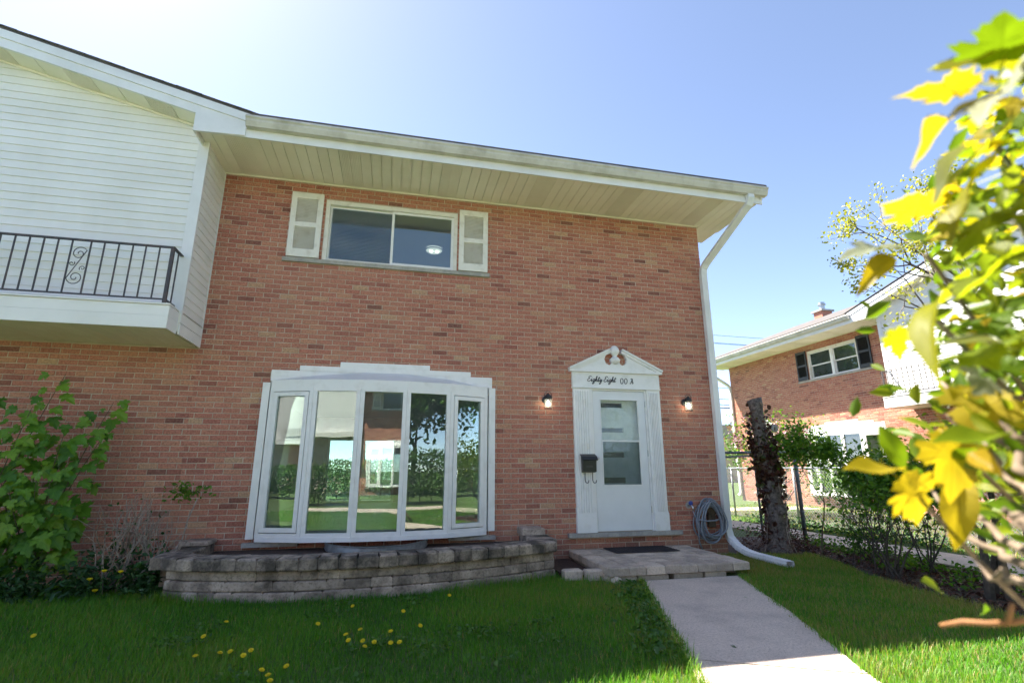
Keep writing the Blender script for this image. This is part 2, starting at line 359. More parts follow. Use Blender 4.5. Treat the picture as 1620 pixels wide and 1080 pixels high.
slab('mulch_bed', [(6.6, 1.3), (6.15, -.3), (5.98, -1.0), (5.62, -1.7), (5.45, -2.4), (5.35, -3.4), (5.1, -5.2), (6.9, -5.2), (6.95, 1.3)], .012, 'soil')
slab('mulch_bed', [(5.0, .02), (5.05, -.05), (5.55, -.22), (5.9, -.42), (6.1, -.2), (6.3, .5), (6.9, .9), (6.9, 1.6), (5.0, 1.6)], .014, 'mulch')
slab('mulch_bed', [(2.02, -.98), (2.42, -1.2), (2.44, -.02), (2.02, -.02)], .05, 'mulch')
slab('mulch_bed', [(8.6, -6), (13.3, -6), (13.3, 6.4), (9.2, 6.4)], .012, 'soil')

# ------------------------------------------------------------------ town houses
CH, BL = .0683, .209
def visible_size(x0, z):                             # rough size of a brick in the photo
    d = (Vector((x0, 0, z))-CAM); return 1/d.length
def lay_bricks(x0, x1, z0, z1, holes, y=0., xref=-2.65, zref=.637):
    """list of (xa, xb, za, zb) for running-bond bricks around the holes"""
    out = []; k0 = math.floor((z0-zref)/CH); k = k0
    while zref+k*CH < z1-.01:
        za = max(z0, zref+k*CH+.005); zb = min(z1, zref+(k+1)*CH-.005)
        if zb-za > .015:
            off = xref+(BL/2 if k % 2 else 0)
            i = math.floor((x0-off)/BL)
            while off+i*BL < x1:
                a = max(x0, off+i*BL+.005); b = min(x1, off+(i+1)*BL-.005)
                segs = [(a, b)]
                for (hx0, hx1, hz0, hz1) in holes:
                    if zb > hz0+.012 and za < hz1-.012:
                        ns = []
                        for (p, q) in segs:
                            if q <= hx0 or p >= hx1: ns.append((p, q))
                            else:
                                if p < hx0-.012: ns.append((p, hx0-.004))
                                if q > hx1+.012: ns.append((hx1+.004, q))
                        segs = ns
                for (p, q) in segs:
                    if q-p > .02: out.append((p, q, za, zb))
                i += 1
        k += 1
    return out
def brick_geo(m, b, y=0., rr=None):
    xa, xb, za, zb = b; rr = rr or random
    t = min(1, max(0, rr.gauss(.52, .21))); d = rr.uniform(-.0025, .003)
    yf = y-d; c = .0035; jx = rr.uniform(-.002, .002); jz = rr.uniform(-.0012, .0012)
    xa += jx; xb += jx; za += jz; zb += jz
    V = [(xa, y+.02, za), (xb, y+.02, za), (xb, y+.02, zb), (xa, y+.02, zb),
         (xa, yf+c, za), (xb, yf+c, za), (xb, yf+c, zb), (xa, yf+c, zb),
         (xa+c, yf, za+c), (xb-c, yf, za+c), (xb-c, yf, zb-c), (xa+c, yf, zb-c)]
    m.add(V, [(0, 1, 5, 4), (1, 2, 6, 5), (2, 3, 7, 6), (3, 0, 4, 7), (4, 5, 9, 8), (5, 6, 10, 9), (6, 7, 11, 10), (7, 4, 8, 11), (8, 9, 10, 11)], t)
def wall_slab(m, x0, x1, y0, y1, z0, z1, holes):
    xs = sorted({x0, x1, *[h[0] for h in holes], *[h[1] for h in holes]}); xs = [x for x in xs if x0 <= x <= x1]
    for a, b in zip(xs, xs[1:]):
        c = (a+b)/2; hs = sorted((h[2], h[3]) for h in holes if h[0] < c < h[1]); z = z0
        for p, q in hs:
            if p > z: m.box(a, b, y0, y1, z, p)
            z = max(z, q)
        if z < z1: m.box(a, b, y0, y1, z, z1)

SOF = 5.31; XR = 4.95; XL = -2.5; XE = 5.45; XW = -11.5
YG = -.68; YR = -1.0                                 # plane of the gable wall, plane of the eave and rake boards
SL = .247                                            # gable slope
def rake_z(x): return 5.50+(-2.57-x)*SL              # bottom of the rake board
WIN = (-1.12, .80, 4.115, 5.07); BAY = (-1.60, 1.33, .44, 2.37); DOOR = (2.86, 3.76, .38, 2.41)
HOLES = [WIN, BAY, DOOR]

def build_house(root, main=False, shutter='white', hung=False, far=False, chimney=False):
    rr = random.Random(3 if main else 11)
    # ---- walls
    m = MB(); wall_slab(m, XL, XR, .006, .26, 0, SOF, HOLES); wall_slab(m, XW, XL, .006, .26, 0, 2.78, [])
    m.box(XW, XL, .30, .5, 2.78, 6.0)
    m.box(XR-.26, XR-.012, .26, 9.0, 0, SOF); m.box(XW, XW+.26, .26, 9.0, 0, SOF)
    rh = [(-1.84, .1, .3, 2.12)]
    wall_slab(m, XW, XR, 8.74, 9.0, 0, SOF, rh)
    m.build('wall', 'mortar', root)
    bl = lay_bricks(XL+.005, XR, .02, SOF, HOLES)+lay_bricks(-7.5, XL+.005, .02, 2.77, [])
    # individually built bricks: the ones that show largest
    vis = []
    rest = MB()
    hid = [(-9, -2.75, 0, 1.55), (-2.4, 2.3, 0, .37), (2.4, 4.25, 0, .2), (-2.56, -2.5, 0, 1.2)]
    if main:
        sc = []
        for b in bl:
            cx, cz = (b[0]+b[1])/2, (b[2]+b[3])/2
            d = (Vector((cx, 0, cz))-CAM); v = (b[1]-b[0])*(b[3]-b[2])*abs(d.y)/d.length**3
            if any(h[0] < cx < h[1] and h[2] < cz < h[3] for h in hid) or cx < -4.1 or (-1.66 < cx < 1.39 and cz < 2.42) or (2.56 < cx < 4.05 and cz < 2.7): v = 0
            sc.append(v)
        idx = set(sorted(range(len(bl)), key=lambda i: -sc[i])[:296])
    for i, b in enumerate(bl):
        if main and i in idx:
            q = MB(); brick_geo(q, b, 0, rr); q.build('brick', 'brick', root, recalc=False)
        else: brick_geo(rest, b, 0, rr)
    # end wall of the free side, bricks seen edge on
    if not far:
        k = 0
        while k*CH < SOF-.03:
            yy = .02-(BL/2 if k % 2 else 0)
            while yy < 8.9:
                a, b = max(0.012, yy+.005), min(8.98, yy+BL-.005); z0, z1 = k*CH+.005, min(SOF, (k+1)*CH-.005)
                if b-a > .03: rest.box(XR-.02, XR+rr.uniform(-.002, .002), a, b, z0, z1, min(1, max(0, rr.gauss(.52, .21))))
                yy += BL
            k += 1
    rest.build('brickwork', 'brick', root, kind='stuff', recalc=False)
    # ---- interior seen through the panes
    m = MB(); m.box(-2.6, 4.6, .27, 8.7, .20, .30); m.build('floor', 'roomfloor', root)
    m = MB(); m.box(-2.6, 4.6, .27, 8.7, 2.72, 2.84); m.box(-2.6, -2.5, .27, 8.7, .3, 2.72); m.box(2.45, 2.55, .27, 8.7, .3, 2.72)
    m.box(-2.6, 4.6, .27, 4.6, 5.28, 5.38); m.box(-2.6, 4.6, 4.6, 4.7, 2.84, 5.38); m.box(-2.6, -2.5, .27, 4.6, 2.84, 5.28); m.box(2.45, 2.55, .27, 4.6, 2.84, 5.28)
    m.build('interior_wall', 'room', root)
    if not far:
        f = MB()
        for (a, b, c, d) in ((-1.84, -1.78, .3, 2.12), (.04, .1, .3, 2.12), (-1.78, .04, 2.06, 2.12), (-1.78, .04, .3, .36), (-.90, -.84, .36, 2.06)): f.box(a, b, 8.80, 8.88, c, d)
        fo = f.build('patio_door', 'white', root)
        p = MB(); p.box(-1.78, -.90, 8.835, 8.84, .36, 2.06); p.box(-.84, .04, 8.835, 8.84, .36, 2.06); p.build('pane', 'glass', fo)
    # ---- eave: soffit, fascia, gutter, downspout
    x = XL-.04; k = 0
    while x < XE-.02:
        wd = .137; x1 = min(x+wd, XE); q = MB(); t = rr.random()
        if k % 10 in (2, 3):
            for j in range(6): q.box(x+.003+j*.0223, x+.003+j*.0223+.0145, YR+.02, .0 if x < XR else .12, SOF, SOF+.018, t)
            q.box(x+.001, x1-.001, YR+.02, 0 if x < XR else .12, SOF+.006, SOF+.022, t)
        else:
            q.box(x+.002, x1-.004, YR+.02, 0 if x < XR else .12, SOF, SOF+.02, t)
        q.build('soffit_panel', 'soffit', root, recalc=False); x += wd; k += 1
    m = MB(); m.box(XL-.04, XE, YR+.02, .6, SOF+.024, SOF+.04); m.box(XL, XR-.002, -.022, -.004, SOF-.022, SOF-.002); m.build('soffit_frame', 'soffit', root)
    m = MB(); m.box(-2.56, XE+.02, YR, YR+.018, SOF-.05, SOF+.20)
    m.build('fascia', 'trim', root)
    m = MB()
    prof = [(YR-.002, 5.495), (YR-.125, 5.50), (YR-.130, 5.475), (YR-.112, 5.455), (YR-.108, 5.43), (YR-.085, 5.385), (YR-.080, 5.372), (YR-.002, 5.372)]
    m.prism(prof, 'x', -1.98, XE+.06); m.build('gutter', 'gutter', root)
    def rect_pipe(path, w, d, name):
        q = MB(); path = [Vector(p) for p in path]; n = len(path); V = []
        for i, p in enumerate(path):
            dd = (path[min(i+1, n-1)]-path[max(i-1, 0)]).normalized()
            sx = dd.cross(Vector((0, 1, 0)) if abs(dd.y) < .9 else Vector((0, 0, 1))).normalized(); sy = dd.cross(sx)
            for (a, b) in ((-1, -1), (1, -1), (1, 1), (-1, 1)): V.append(p+sx*(a*w/2)+sy*(b*d/2))
        Fc = [(i*4+k, i*4+(k+1) % 4, (i+1)*4+(k+1) % 4, (i+1)*4+k) for i in range(n-1) for k in range(4)]+[(0, 1, 2, 3), tuple(range(4*n-4, 4*n))]
        q.add(V, Fc); return q.build(name, 'trim' if name == 'downspout' else 'plastic', root)
    rect_pipe([(5.22, -1.04, 5.38), (5.22, -1.045, 5.32), (5.21, -1.0, 5.22), (5.17, -.86, 5.12), (4.98, -.12, 4.58), (4.955, -.065, 4.50), (4.95, -.05, 4.40), (4.945, -.05, 2.2), (4.935, -.05, .36), (4.94, -.075, .26), (4.96, -.13, .19)], .105, .075, 'downspout')
    if main:
        q = MB(); path = [Vector((4.945, -.09, .235)), Vector((4.97, -.22, .135)), Vector((5.00, -.36, .085)), Vector((5.01, -.5, .068)), Vector((5.02, -1.15, .058))]
        pts = []
        for a, b in zip(path, path[1:]):
            nn = max(2, int((b-a).length/.022)); pts += [a.lerp(b, i/nn) for i in range(nn)]
        pts.append(path[-1]); V = []; n = len(pts)
        for i, p in enumerate(pts):
            dd = (pts[min(i+1, n-1)]-pts[max(i-1, 0)]).normalized(); sx = dd.cross(Vector((0, 0, 1))).normalized(); sy = sx.cross(dd)
            sc_ = 1+(.07 if i % 2 else -.02)
            if i > n-4: sc_ = .98
            for (a, b) in ((-.055, -.035), (.055, -.035), (.062, 0), (.055, .035), (-.055, .035), (-.062, 0)): V.append(p+sx*(a*sc_)+sy*(b*sc_))
        q.add(V, [(i*6+k, i*6+(k+1) % 6, (i+1)*6+(k+1) % 6, (i+1)*6+k) for i in range(n-1) for k in range(6)]+[tuple(range(6))]); q.build('downspout_extension', 'plastic', root)
    # ---- roofs
    RS = .38; yr = 4.2; z0 = 5.515
    m = MB()
    m.prism([(YR-.10, z0), (yr, z0+RS*(yr-YR+.10)), (yr*2-YR+.10, z0), (yr*2-YR+.10, z0+.03), (yr, z0+.035+RS*(yr-YR+.10)), (YR-.10, z0+.03)], 'x', -1.9, XE+.05)
    y1_ = 1.2; m.prism([(y1_, z0+RS*(y1_-YR+.10)), (yr, z0+RS*(yr-YR+.10)), (yr*2-YR+.10, z0), (yr*2-YR+.10, z0+.03), (yr, z0+.035+RS*(yr-YR+.10)), (y1_, z0+.03+RS*(y1_-YR+.10))], 'x', XW-.5, -1.905)
    rf = m.build('roof', 'shingle', root)
    if chimney:
        q = MB(); q.box(3.78, 4.22, 3.98, 4.5, 7.1, 7.75); c0 = q.build('chimney', 'brick', rf)
        q = MB(); q.box(3.71, 4.29, 3.91, 4.57, 7.75, 7.82)
        q.build('chimney_cap', 'stone', rf)
        q = MB(); q.lathe([(.11, 7.82), (.11, 8.06), (.16, 8.08), (.16, 8.13), (.12, 8.14), (.12, 8.20), (.02, 8.22)], (4.0, 4.25, 0), 12); q.build('flue', 'galv', rf, smooth=False)
    for xx in (XE,):
        q = MB(); q.prism([(YR-.02, 5.33), (yr, 5.33+RS*(yr-YR)), (yr, 5.51+RS*(yr-YR)), (YR-.02, 5.51)], 'x', xx-.02, xx+.015); q.build('rake_board', 'trim', root)
        q = MB(); q.prism([(.12, 5.335), (yr, 5.335+RS*yr), (yr, 5.36+RS*yr), (.12, 5.36)], 'x', XR-.02, xx-.021); q.build('rake_soffit', 'soffit', root)
        q = MB(); q.prism([(.12, SOF+.03), (8.9, SOF+.03), (yr, 5.33+RS*yr)], 'x', XR-.25, XR-.01); q.build('gable_end', 'siding', root)
    # gable over the siding bay
    xm = -7.0
    def gz(x): return rake_z(-abs(x-xm)+xm+0) if False else rake_z(min(-2.0, xm+abs(x-xm)))
    def gab(x): return 5.50+(-2.57-(xm+abs(x-xm)))*SL
    q = MB(); xs = (-1.72, xm, -12.28)
    q.prism([(xs[0], gab(xs[0])+.225), (xm, gab(xm)+.225), (xs[2], gab(xs[2])+.225), (xs[2], gab(xs[2])+.25), (xm, gab(xm)+.25), (xs[0], gab(xs[0])+.25)], 'y', YR-.03, 4.0)
    gr = q.build('gable_roof', 'shingle', root)
    q = MB(); x = -1.80
    while x > -9:                                    # lapped shingle edges along the rake
        q.obox((x, YR-.045, gab(x)+.25), Vector((-1, 0, SL)), Vector((0, 1, 0)), Vector((0, 0, 1)), (0, .155), (0, .3), (0, .012+rr.uniform(0, .008)), rr.random()); x -= .145
    q.build('shingle_edge', 'shingle', gr, kind='stuff')
    for sgn in (1,):
        q = MB(); q.prism([(-1.72, gab(-1.72)+.115), (xm, gab(xm)+.115), (xm, gab(xm)+.224), (-1.72, gab(-1.72)+.224)], 'y', YR-.028, YR+.02); q.build('rake_board', 'trim', root)
        q = MB(); q.prism([(-2.2, gab(-2.2)), (xm, gab(xm)), (xm, gab(xm)+.114), (-1.85, gab(-1.85)+.114), (-1.98, gab(-1.98)+.05), (-1.99, 5.36)], 'y', YR-.014, YR+.02); q.build('rake_board', 'trim', root)
        q = MB(); q.prism([(-2.57, 5.25), (-1.99, 5.27), (-1.99, gab(-1.99)+.02), (-2.57, gab(-2.57)-.001)], 'y', YR-.020, YR-.001); q.build('eave_return', 'trim', root)
        q = MB(); q.box(-2.57, -2.55, YR+.001, YG+.0, 5.25, gab(-2.57)-.002); q.build('eave_return', 'trim', root)
    x = -2.575; k = 0
    while x > -7.0:                                  # soffit pieces under the rake
        x1 = x-.30; q = MB(); t = rr.random()
        q.add([(x-.004, YR+.02, gab(x)+.012), (x1+.004, YR+.02, gab(x1)+.012), (x1+.004, YG, gab(x1)+.012), (x-.004, YG, gab(x)+.012),
               (x-.004, YR+.02, gab(x)+.03), (x1+.004, YR+.02, gab(x1)+.03), (x1+.004, YG, gab(x1)+.03), (x-.004, YG, gab(x)+.03)],
              [(0, 3, 2, 1), (4, 5, 6, 7), (0, 1, 5, 4), (1, 2, 6, 5), (2, 3, 7, 6), (3, 0, 4, 7)], t)
        if k % 3 == 1:
            for j in range(11): 
                xa = x-.02-j*.025; q.box(xa-.012, xa, YR+.03, YG-.02, gab(xa)+.002, gab(xa)+.0125, t)
        q.build('rake_soffit', 'soffit', root); x = x1; k += 1
    q = MB(); q.prism([(-2.6, gab(-2.6)-.02), (xm, gab(xm)-.02), (xm, gab(xm)+.01), (-2.6, gab(-2.6)+.01)], 'y', YG-.03, YG-.013); q.build('rake_moulding', 'soffit', root)
    # gable wall boards
    q = MB(); q.prism([(-2.51, 3.03), (-2.51, SOF+.03), (-2.56, gab(-2.56)), (xm, gab(xm)), (-11.49, SOF+.05), (-11.49, 3.03)], 'y', YG+.012, YG+.10); q.box(-2.6, -2.512, YG+.1, -.004, 3.03, SOF); q.build('sheathing', 'white_old', root)
    z = 3.04; ex = .1016
    while z < gab(xm)-.04:
        xa = -2.60 if z < 5.50 else -2.57-(z-5.50)/SL-.02
        z1 = z+ex
        xb = -7.6 if far is False else -11.4
        top = -2.60 if z1 < 5.50 else -2.57-(z1-5.50)/SL-.02
        if xa > xm+.1:
            q = MB(); t = rr.random()
            xj = None
            q.add([(xa, YG-.014, z), (max(top, xm), YG-.001, z1+.004), (xb, YG-.001, z1+.004), (xb, YG-.014, z), (xa, YG+.011, z), (max(top, xm), YG+.011, z1+.004), (xb, YG+.011, z1+.004), (xb, YG+.011, z)],
                  [(0, 1, 2, 3), (4, 7, 6, 5), (0, 3, 7, 4), (0, 4, 5, 1), (1, 5, 6, 2), (2, 6, 7, 3)], t)
            q.build('siding_board', 'siding', root)
        z = z1
    z = 3.04
    while z < SOF-.03:                               # side face of the bay
        z1 = min(z+ex, SOF); q = MB(); t = rr.random()
        q.add([(XL+.012, YG+.02, z), (XL, YG+.02, z1+.003), (XL, -.012, z1+.003), (XL+.012, -.012, z), (XL-.012, YG+.02, z), (XL-.012, YG+.02, z1+.003), (XL-.012, -.012, z1+.003), (XL-.012, -.012, z)],
              [(0, 1, 2, 3), (4, 7, 6, 5), (0, 3, 7, 4), (0, 4, 5, 1), (1, 5, 6, 2), (2, 6, 7, 3)], t)
        q.build('siding_board', 'siding', root); z = z1
    q = MB(); q.box(-2.605, XL+.014, YG-.020, YG+.019, 3.02, SOF+.12); q.build('corner_trim', 'trim', root)
    q = MB(); q.box(XL-.012, XL+.016, -.0115, -.003, 2.78, SOF-.03); q.build('corner_trim', 'trim', root)
    # ---- balcony
    q = MB(); q.box(-11.4, -2.53, -.96, YG-.021, 2.80, 3.035); q.box(-11.4, XL-.002, YG-.020, -.003, 2.80, 3.02)
    ba = q.build('balcony', 'white_old', root)
    for (z0_, z1_, pr) in ((2.765, 2.905, .016), (2.908, 3.025, .012)):
        q = MB(); q.box(-7.6, -2.518+pr*.3, -.96-pr, -.961, z0_, z1_); q.build('fascia_board', 'siding', ba)
        q = MB(); q.box(-2.529, -2.517+pr*.3, -.9605, YG-.022, z0_, z1_); q.box(XL-.001, XL+pr, YG-.020, -.004, z0_, z1_-.008) ; q.build('fascia_board', 'siding', ba)
    q = MB(); q.box(-7.6, -2.51, -.985, YG-.022, 3.036, 3.052); q.build('balcony_deck', 'white', ba)
    x = -2.54; k = 0
    while x > -7.5:
        q = MB(); t = rr.random()
        if k % 8 in (4, 5):
            for j in range(6): q.box(x-.137+j*.0223+.004, x-.137+j*.0223+.0165, -.955, -.012, 2.772, 2.79, t)
            q.box(x-.136, x-.001, -.955, -.012, 2.778, 2.796, t)
        else: q.box(x-.134, x-.002, -.955, -.012, 2.772, 2.794, t)
        q.build('soffit_panel', 'soffit', ba, recalc=False); x -= .137; k += 1
    yb = -.95; zt, zb_ = 3.735, 3.11
    q = MB(); q.box(-7.6, -2.565, yb-.018, yb+.018, zt-.012, zt+.004); q.box(-2.60, -2.565, yb+.018, YG-.021, zt-.012, zt+.004); q.build('top_rail', 'iron', ba)
    q = MB(); q.box(-7.6, -2.57, yb-.013, yb+.013, zb_-.013, zb_); q.box(-2.597, -2.571, yb+.013, YG-.021, zb_-.013, zb_); q.build('bottom_rail', 'iron', ba)
    q = MB(); q.box(-2.602, -2.568, yb-.017, yb+.017, 3.053, zt-.012); q.build('rail_post', 'iron', ba)
    xs = [-2.72, -2.86, -2.99, -3.13, -3.27, -3.40, -3.58]
    x = -3.58
    pat = 0
    while x > -7.3:
        pat += 1; x -= .1335 if pat % 9 else .18; xs.append(x)
    for x in xs:
        hw = .012 if far else .0065; q = MB(); q.box(x-hw, x+hw, yb-hw, yb+hw, zb_, zt-.012); q.build('baluster', 'iron', ba)
    q = MB(); q.box(-2.591, -2.578, -.80, -.787, zb_, zt-.012); q.build('baluster', 'iron', ba)
    cx, cz = -3.49, 3.43
    q = MB(); pa = []
    for i in range(0, 41):
        a = i/40*math.pi*3.1; r = .018+.062*(i/40); pa.append((cx+.012-math.cos(a)*r*-1, yb, cz+.15+math.sin(a)*r*.95))
    sc_ = []
    for i in range(0, 49):                           # one S of two spirals
        u = i/48
        if u < .5: a = (1-u*2)*R(540)+R(10); r = .012+.068*(u*2); c = (cx, cz+.14); sc_.append((c[0]+math.cos(a)*r, yb, c[1]+math.sin(a)*r*1.05))
        else: a = (u*2-1)*R(540)+R(190); r = .012+.068*(1-(u*2-1)); c = (cx, cz-.14); sc_.append((c[0]+math.cos(a)*r, yb, c[1]+math.sin(a)*r*1.05))
    q.tube(sc_, .005, 5)
    for (ox, oz, s) in ((-.055, .02, 1), (.055, -.03, -1)):
        q.tube([(cx+ox+s*(.006+.025*(i/16))*math.cos(i/16*R(400)), yb, cz+oz+s*(.006+.025*(i/16))*math.sin(i/16*R(400))) for i in range(17)], .0045, 5)
    q.build('scroll', 'iron', ba, smooth=True)
    if far:
        q = MB(); a0, a1, c0, c1 = -4.9, -3.5, 3.75, 4.85
        for (a, b, c, d) in ((a0, a0+.08, c0, c1), (a1-.08, a1, c0, c1), (a0+.08, a1-.08, c0, c0+.08), (a0+.08, a1-.08, c1-.08, c1), ((a0+a1)/2-.03, (a0+a1)/2+.03, c0+.08, c1-.08)): q.box(a, b, YG-.05, YG-.002, c, d)
        sw = q.build('siding_window', 'white', root)
        for (a, b) in ((a0+.08, (a0+a1)/2-.03), ((a0+a1)/2+.03, a1-.08)):
            q = MB(); q.box(a, b, YG-.030, YG-.016, c0+.08, c1-.08); q.build('pane', 'screen', sw)
            q = MB(); q.box(a, b, YG-.038, YG-.031, (c0+c1)/2-.015, (c0+c1)/2+.015); q.build('glazing_bar', 'white', sw)
    # ---- upper window
    x0, x1, z0_, z1_ = WIN
    f = MB(); e = .055
    for (a, b, c, d) in ((x0, x1, z1_-e-.01, z1_), (x0, x0+e, z0_, z1_-e-.01), (x1-e, x1, z0_, z1_-e-.01), (x0+e, x1-e, z0_, z0_+.03)): f.box(a, b, .015, .12, c, d)
    wo = f.build('window', 'white_old', root)
    xm_ = (x0+x1)/2
    def sash(xa, xb, za, zb, yy, th=.035, name='sash'):
        s = MB(); s.box(xa, xb, yy, yy+.03, zb-th, zb); s.box(xa, xb, yy, yy+.03, za, za+th); s.box(xa, xa+th, yy, yy+.03, za+th, zb-th); s.box(xb-th, xb, yy, yy+.03, za+th, zb-th)
        s.build(name, 'white', wo)
        g_ = MB(); g_.box(xa+th, xb-th, yy+.012, yy+.017, za+th, zb-th); g_.build('pane', 'glass', wo)
    if hung:
        f = MB(); f.box(xm_-.05, xm_+.05, .02, .115, z0_+.03, z1_-e-.01); f.build('mullion', 'white', wo)
        for (a, b) in ((x0+e, xm_-.05), (xm_+.05, x1-e)):
            zm = (z0_+z1_)/2-.03; sash(a, b, zm-.015, z1_-e-.012, .045); sash(a, b, z0_+.03, zm+.02, .08)
            q = MB(); q.box(a+.02, b-.02, .16, .165, z0_+.05, z1_-.1); q.build('curtain', 'white_old', wo)
    else:
        sash(x0+e, xm_+.02, z0_+.03, z1_-e-.012, .075); sash(xm_-.02, x1-e, z0_+.03, z1_-e-.012, .04)
        q = MB(); q.box(x0+e+.03, xm_, .062, .064, z0_+.06, z1_-.1); q.build('insect_screen', 'glass_screen', wo)
        q = MB(); zz = z0_+.05
        while zz < z1_-.1: q.box(x0+.06, xm_-.01, .13, .152, zz, zz+.004); q.add([(x0+.06, .13, zz), (xm_-.01, .13, zz), (xm_-.01, .15, zz+.02), (x0+.06, .15, zz+.02)], [(0, 1, 2, 3)]); zz += .022
        q.build('blind', 'blind', wo, kind='stuff')
    f = MB(); f.box(-1.63, -.17, -.035, .10, 4.055, 4.112); f.box(-.167, 1.30, -.035, .10, 4.055, 4.112); f.build('window_sill', 'stone', root)
    # ceiling lamp of the upstairs room
    if main:
        q = MB(); q.lathe([(.16, 5.279), (.16, 5.25)], (.57, 1.79, 0), 20); lo_ = q.build('ceiling_lamp', 'chrome', root)
        q = MB(); q.lathe([(.145, 5.25), (.145, 5.215), (.12, 5.19), (.04, 5.178)], (.57, 1.79, 0), 20); q.build('lamp_glass', 'ceil_lamp', lo_, smooth=True)
        q = MB(); q.tube([(.57+.158*math.cos(i*math.pi/12), 1.79+.158*math.sin(i*math.pi/12), 5.215) for i in range(24)], .011, 6, True); q.build('lamp_ring', 'chrome', lo_, smooth=True)
        for dx in (-.055, .055):
            q = MB(); q.lathe([(.012, .02), (.034, 0), (.030, -.02), (.01, -.032)], (.57+dx, 1.74, 5.185), 10); q.build('lamp_bulb', 'lamp_bulb', lo_, smooth=True)
        q = MB(); q.lathe([(.09, 2.719), (.09, 2.705)], (-.06, 2.9, 0), 16); q.build('ceiling_lamp', 'ceil_lamp', root)
    # shutters
    sm = 'white_old' if shutter == 'white' else 'blackshut'
    for (xa, xb) in ((-1.585, -1.155), (.825, 1.265)):
        za, zb = 4.125, 5.115; s = MB(); w_ = .075 if shutter == 'white' else .05
        s.box(xa, xa+w_, -.042, -.008, za, zb); s.box(xb-w_, xb, -.042, -.008, za, zb)
        for (c, d) in ((za, za+.12), ((za+zb)/2-.035, (za+zb)/2+.035), (zb-.09, zb)): s.box(xa+w_, xb-w_, -.042, -.008, c, d)
        so_ = s.build('shutter', sm, root)
        for (c, d) in ((za+.12, (za+zb)/2-.035), ((za+zb)/2+.035, zb-.09)):
            nlo = 16; lv = MB()
            for j in range(nlo):
                zc = c+(j+.5)*(d-c)/nlo; h = (d-c)/nlo
                lv.add([(xa+w_, -.034, zc-h*.45), (xb-w_, -.034, zc-h*.45), (xb-w_, -.014, zc+h*.5), (xa+w_, -.014, zc+h*.5), (xa+w_, -.029, zc-h*.55), (xb-w_, -.029, zc-h*.55), (xb-w_, -.009, zc+h*.38), (xa+w_, -.009, zc+h*.38)],
                       [(0, 1, 2, 3), (4, 7, 6, 5), (0, 4, 5, 1), (3, 2, 6, 7), (0, 3, 7, 4), (1, 5, 6, 2)])
            lv.build('louvres', sm, so_)
        q = MB(); q.box(xa+.01, xb-.01, -.0075, -.0045, za+.02, zb-.02); q.build('shutter_back', sm, so_)
    # ---- bow window
    zb0, zt0 = .43, 2.30
    P = [(-1.565, -.045), (-1.015, -.235), (-.43, -.325), (.155, -.325), (.735, -.235), (1.275, -.045)]
    base = MB(); poly = [(-1.585, .02)]+[(x, y-.03) for x, y in P]+[(1.30, .02)]
    base.prism(poly, 'z', zb0-.035, zb0+.02); bw = base.build('bow_window', 'white', root)
    for (a, b, c, d) in ((-1.675, -1.587, .425, 2.34), (1.302, 1.395, .44, 2.36)):
        q = MB(); q.box(a, b, -.05, .03, c, d); q.build('jamb', 'white', bw)
    q = MB(); poly2 = [(-1.60, .02)]+[(x, y-.02) for x, y in P]+[(1.31, .02)]; q.prism(poly2, 'z', zt0-.04, zt0+.07); q.build('bow_head', 'white', bw)
    # sloped cover up to the painted brick header
    q = MB(); n = len(P); Vv = [(x, y-.02, zt0+.07) for x, y in P]+[(x*.98, -.012, 2.36+.17*(1-((x+.13)/1.45)**2)) for x, y in P]+[(x*.98, .0, zt0+.07) for x, y in P]
    q.add(Vv, [(i, i+1, n+i+1, n+i) for i in range(n-1)]+[(0, n, 2*n), (n-1, 3*n-1, 2*n-1)]); q.build('bow_cover', 'trim', bw)
    for i, (p0, p1) in enumerate(zip(P, P[1:])):
        p0 = Vector((*p0, 0)); p1 = Vector((*p1, 0)); d = p1-p0; L = d.length; ux = d.normalized(); uy = Vector((-ux.y, ux.x, 0)); uz = Vector((0, 0, 1))
        f = MB(); e0 = .050
        f.obox(p0, ux, uy, uz, (0, e0), (-.02, .05), (zb0+.02, zt0-.04)); f.obox(p0, ux, uy, uz, (L-e0, L), (-.02, .05), (zb0+.02, zt0-.04))
        f.obox(p0, ux, uy, uz, (e0, L-e0), (-.02, .05), (zb0+.02, zb0+.065)); f.obox(p0, ux, uy, uz, (e0, L-e0), (-.02, .05), (zt0-.08, zt0-.04))
        so_ = f.build('frame', 'white', bw)
        a = e0
        if i in (0, 4):
            f = MB(); c = .052; f.obox(p0, ux, uy, uz, (a+.006, a+.006+c), (-.028, .03), (zb0+.075, zt0-.09)); f.obox(p0, ux, uy, uz, (L-a-.006-c, L-a-.006), (-.028, .03), (zb0+.075, zt0-.09))
            f.obox(p0, ux, uy, uz, (a+.006+c, L-a-.006-c), (-.028, .03), (zb0+.075, zb0+.075+c)); f.obox(p0, ux, uy, uz, (a+.006+c, L-a-.006-c), (-.028, .03), (zt0-.09-c, zt0-.09))
            f.build('sash', 'white', bw); a += .006+c
            g_ = MB(); g_.obox(p0, ux, uy, uz, (a, L-a), (.004, .009), (zb0+.127, zt0-.142)); g_.build('pane', 'glass', bw)
        else:
            g_ = MB(); g_.obox(p0, ux, uy, uz, (a, L-a), (.008, .013), (zb0+.065, zt0-.08)); g_.build('pane', 'glass', bw)
    for (a, b) in ((-1.70, -1.07), (.78, 1.40)):
        q = MB(); q.box(a, b, -.085, .05, .335, .385) ; q.build('window_sill', 'stone', root)
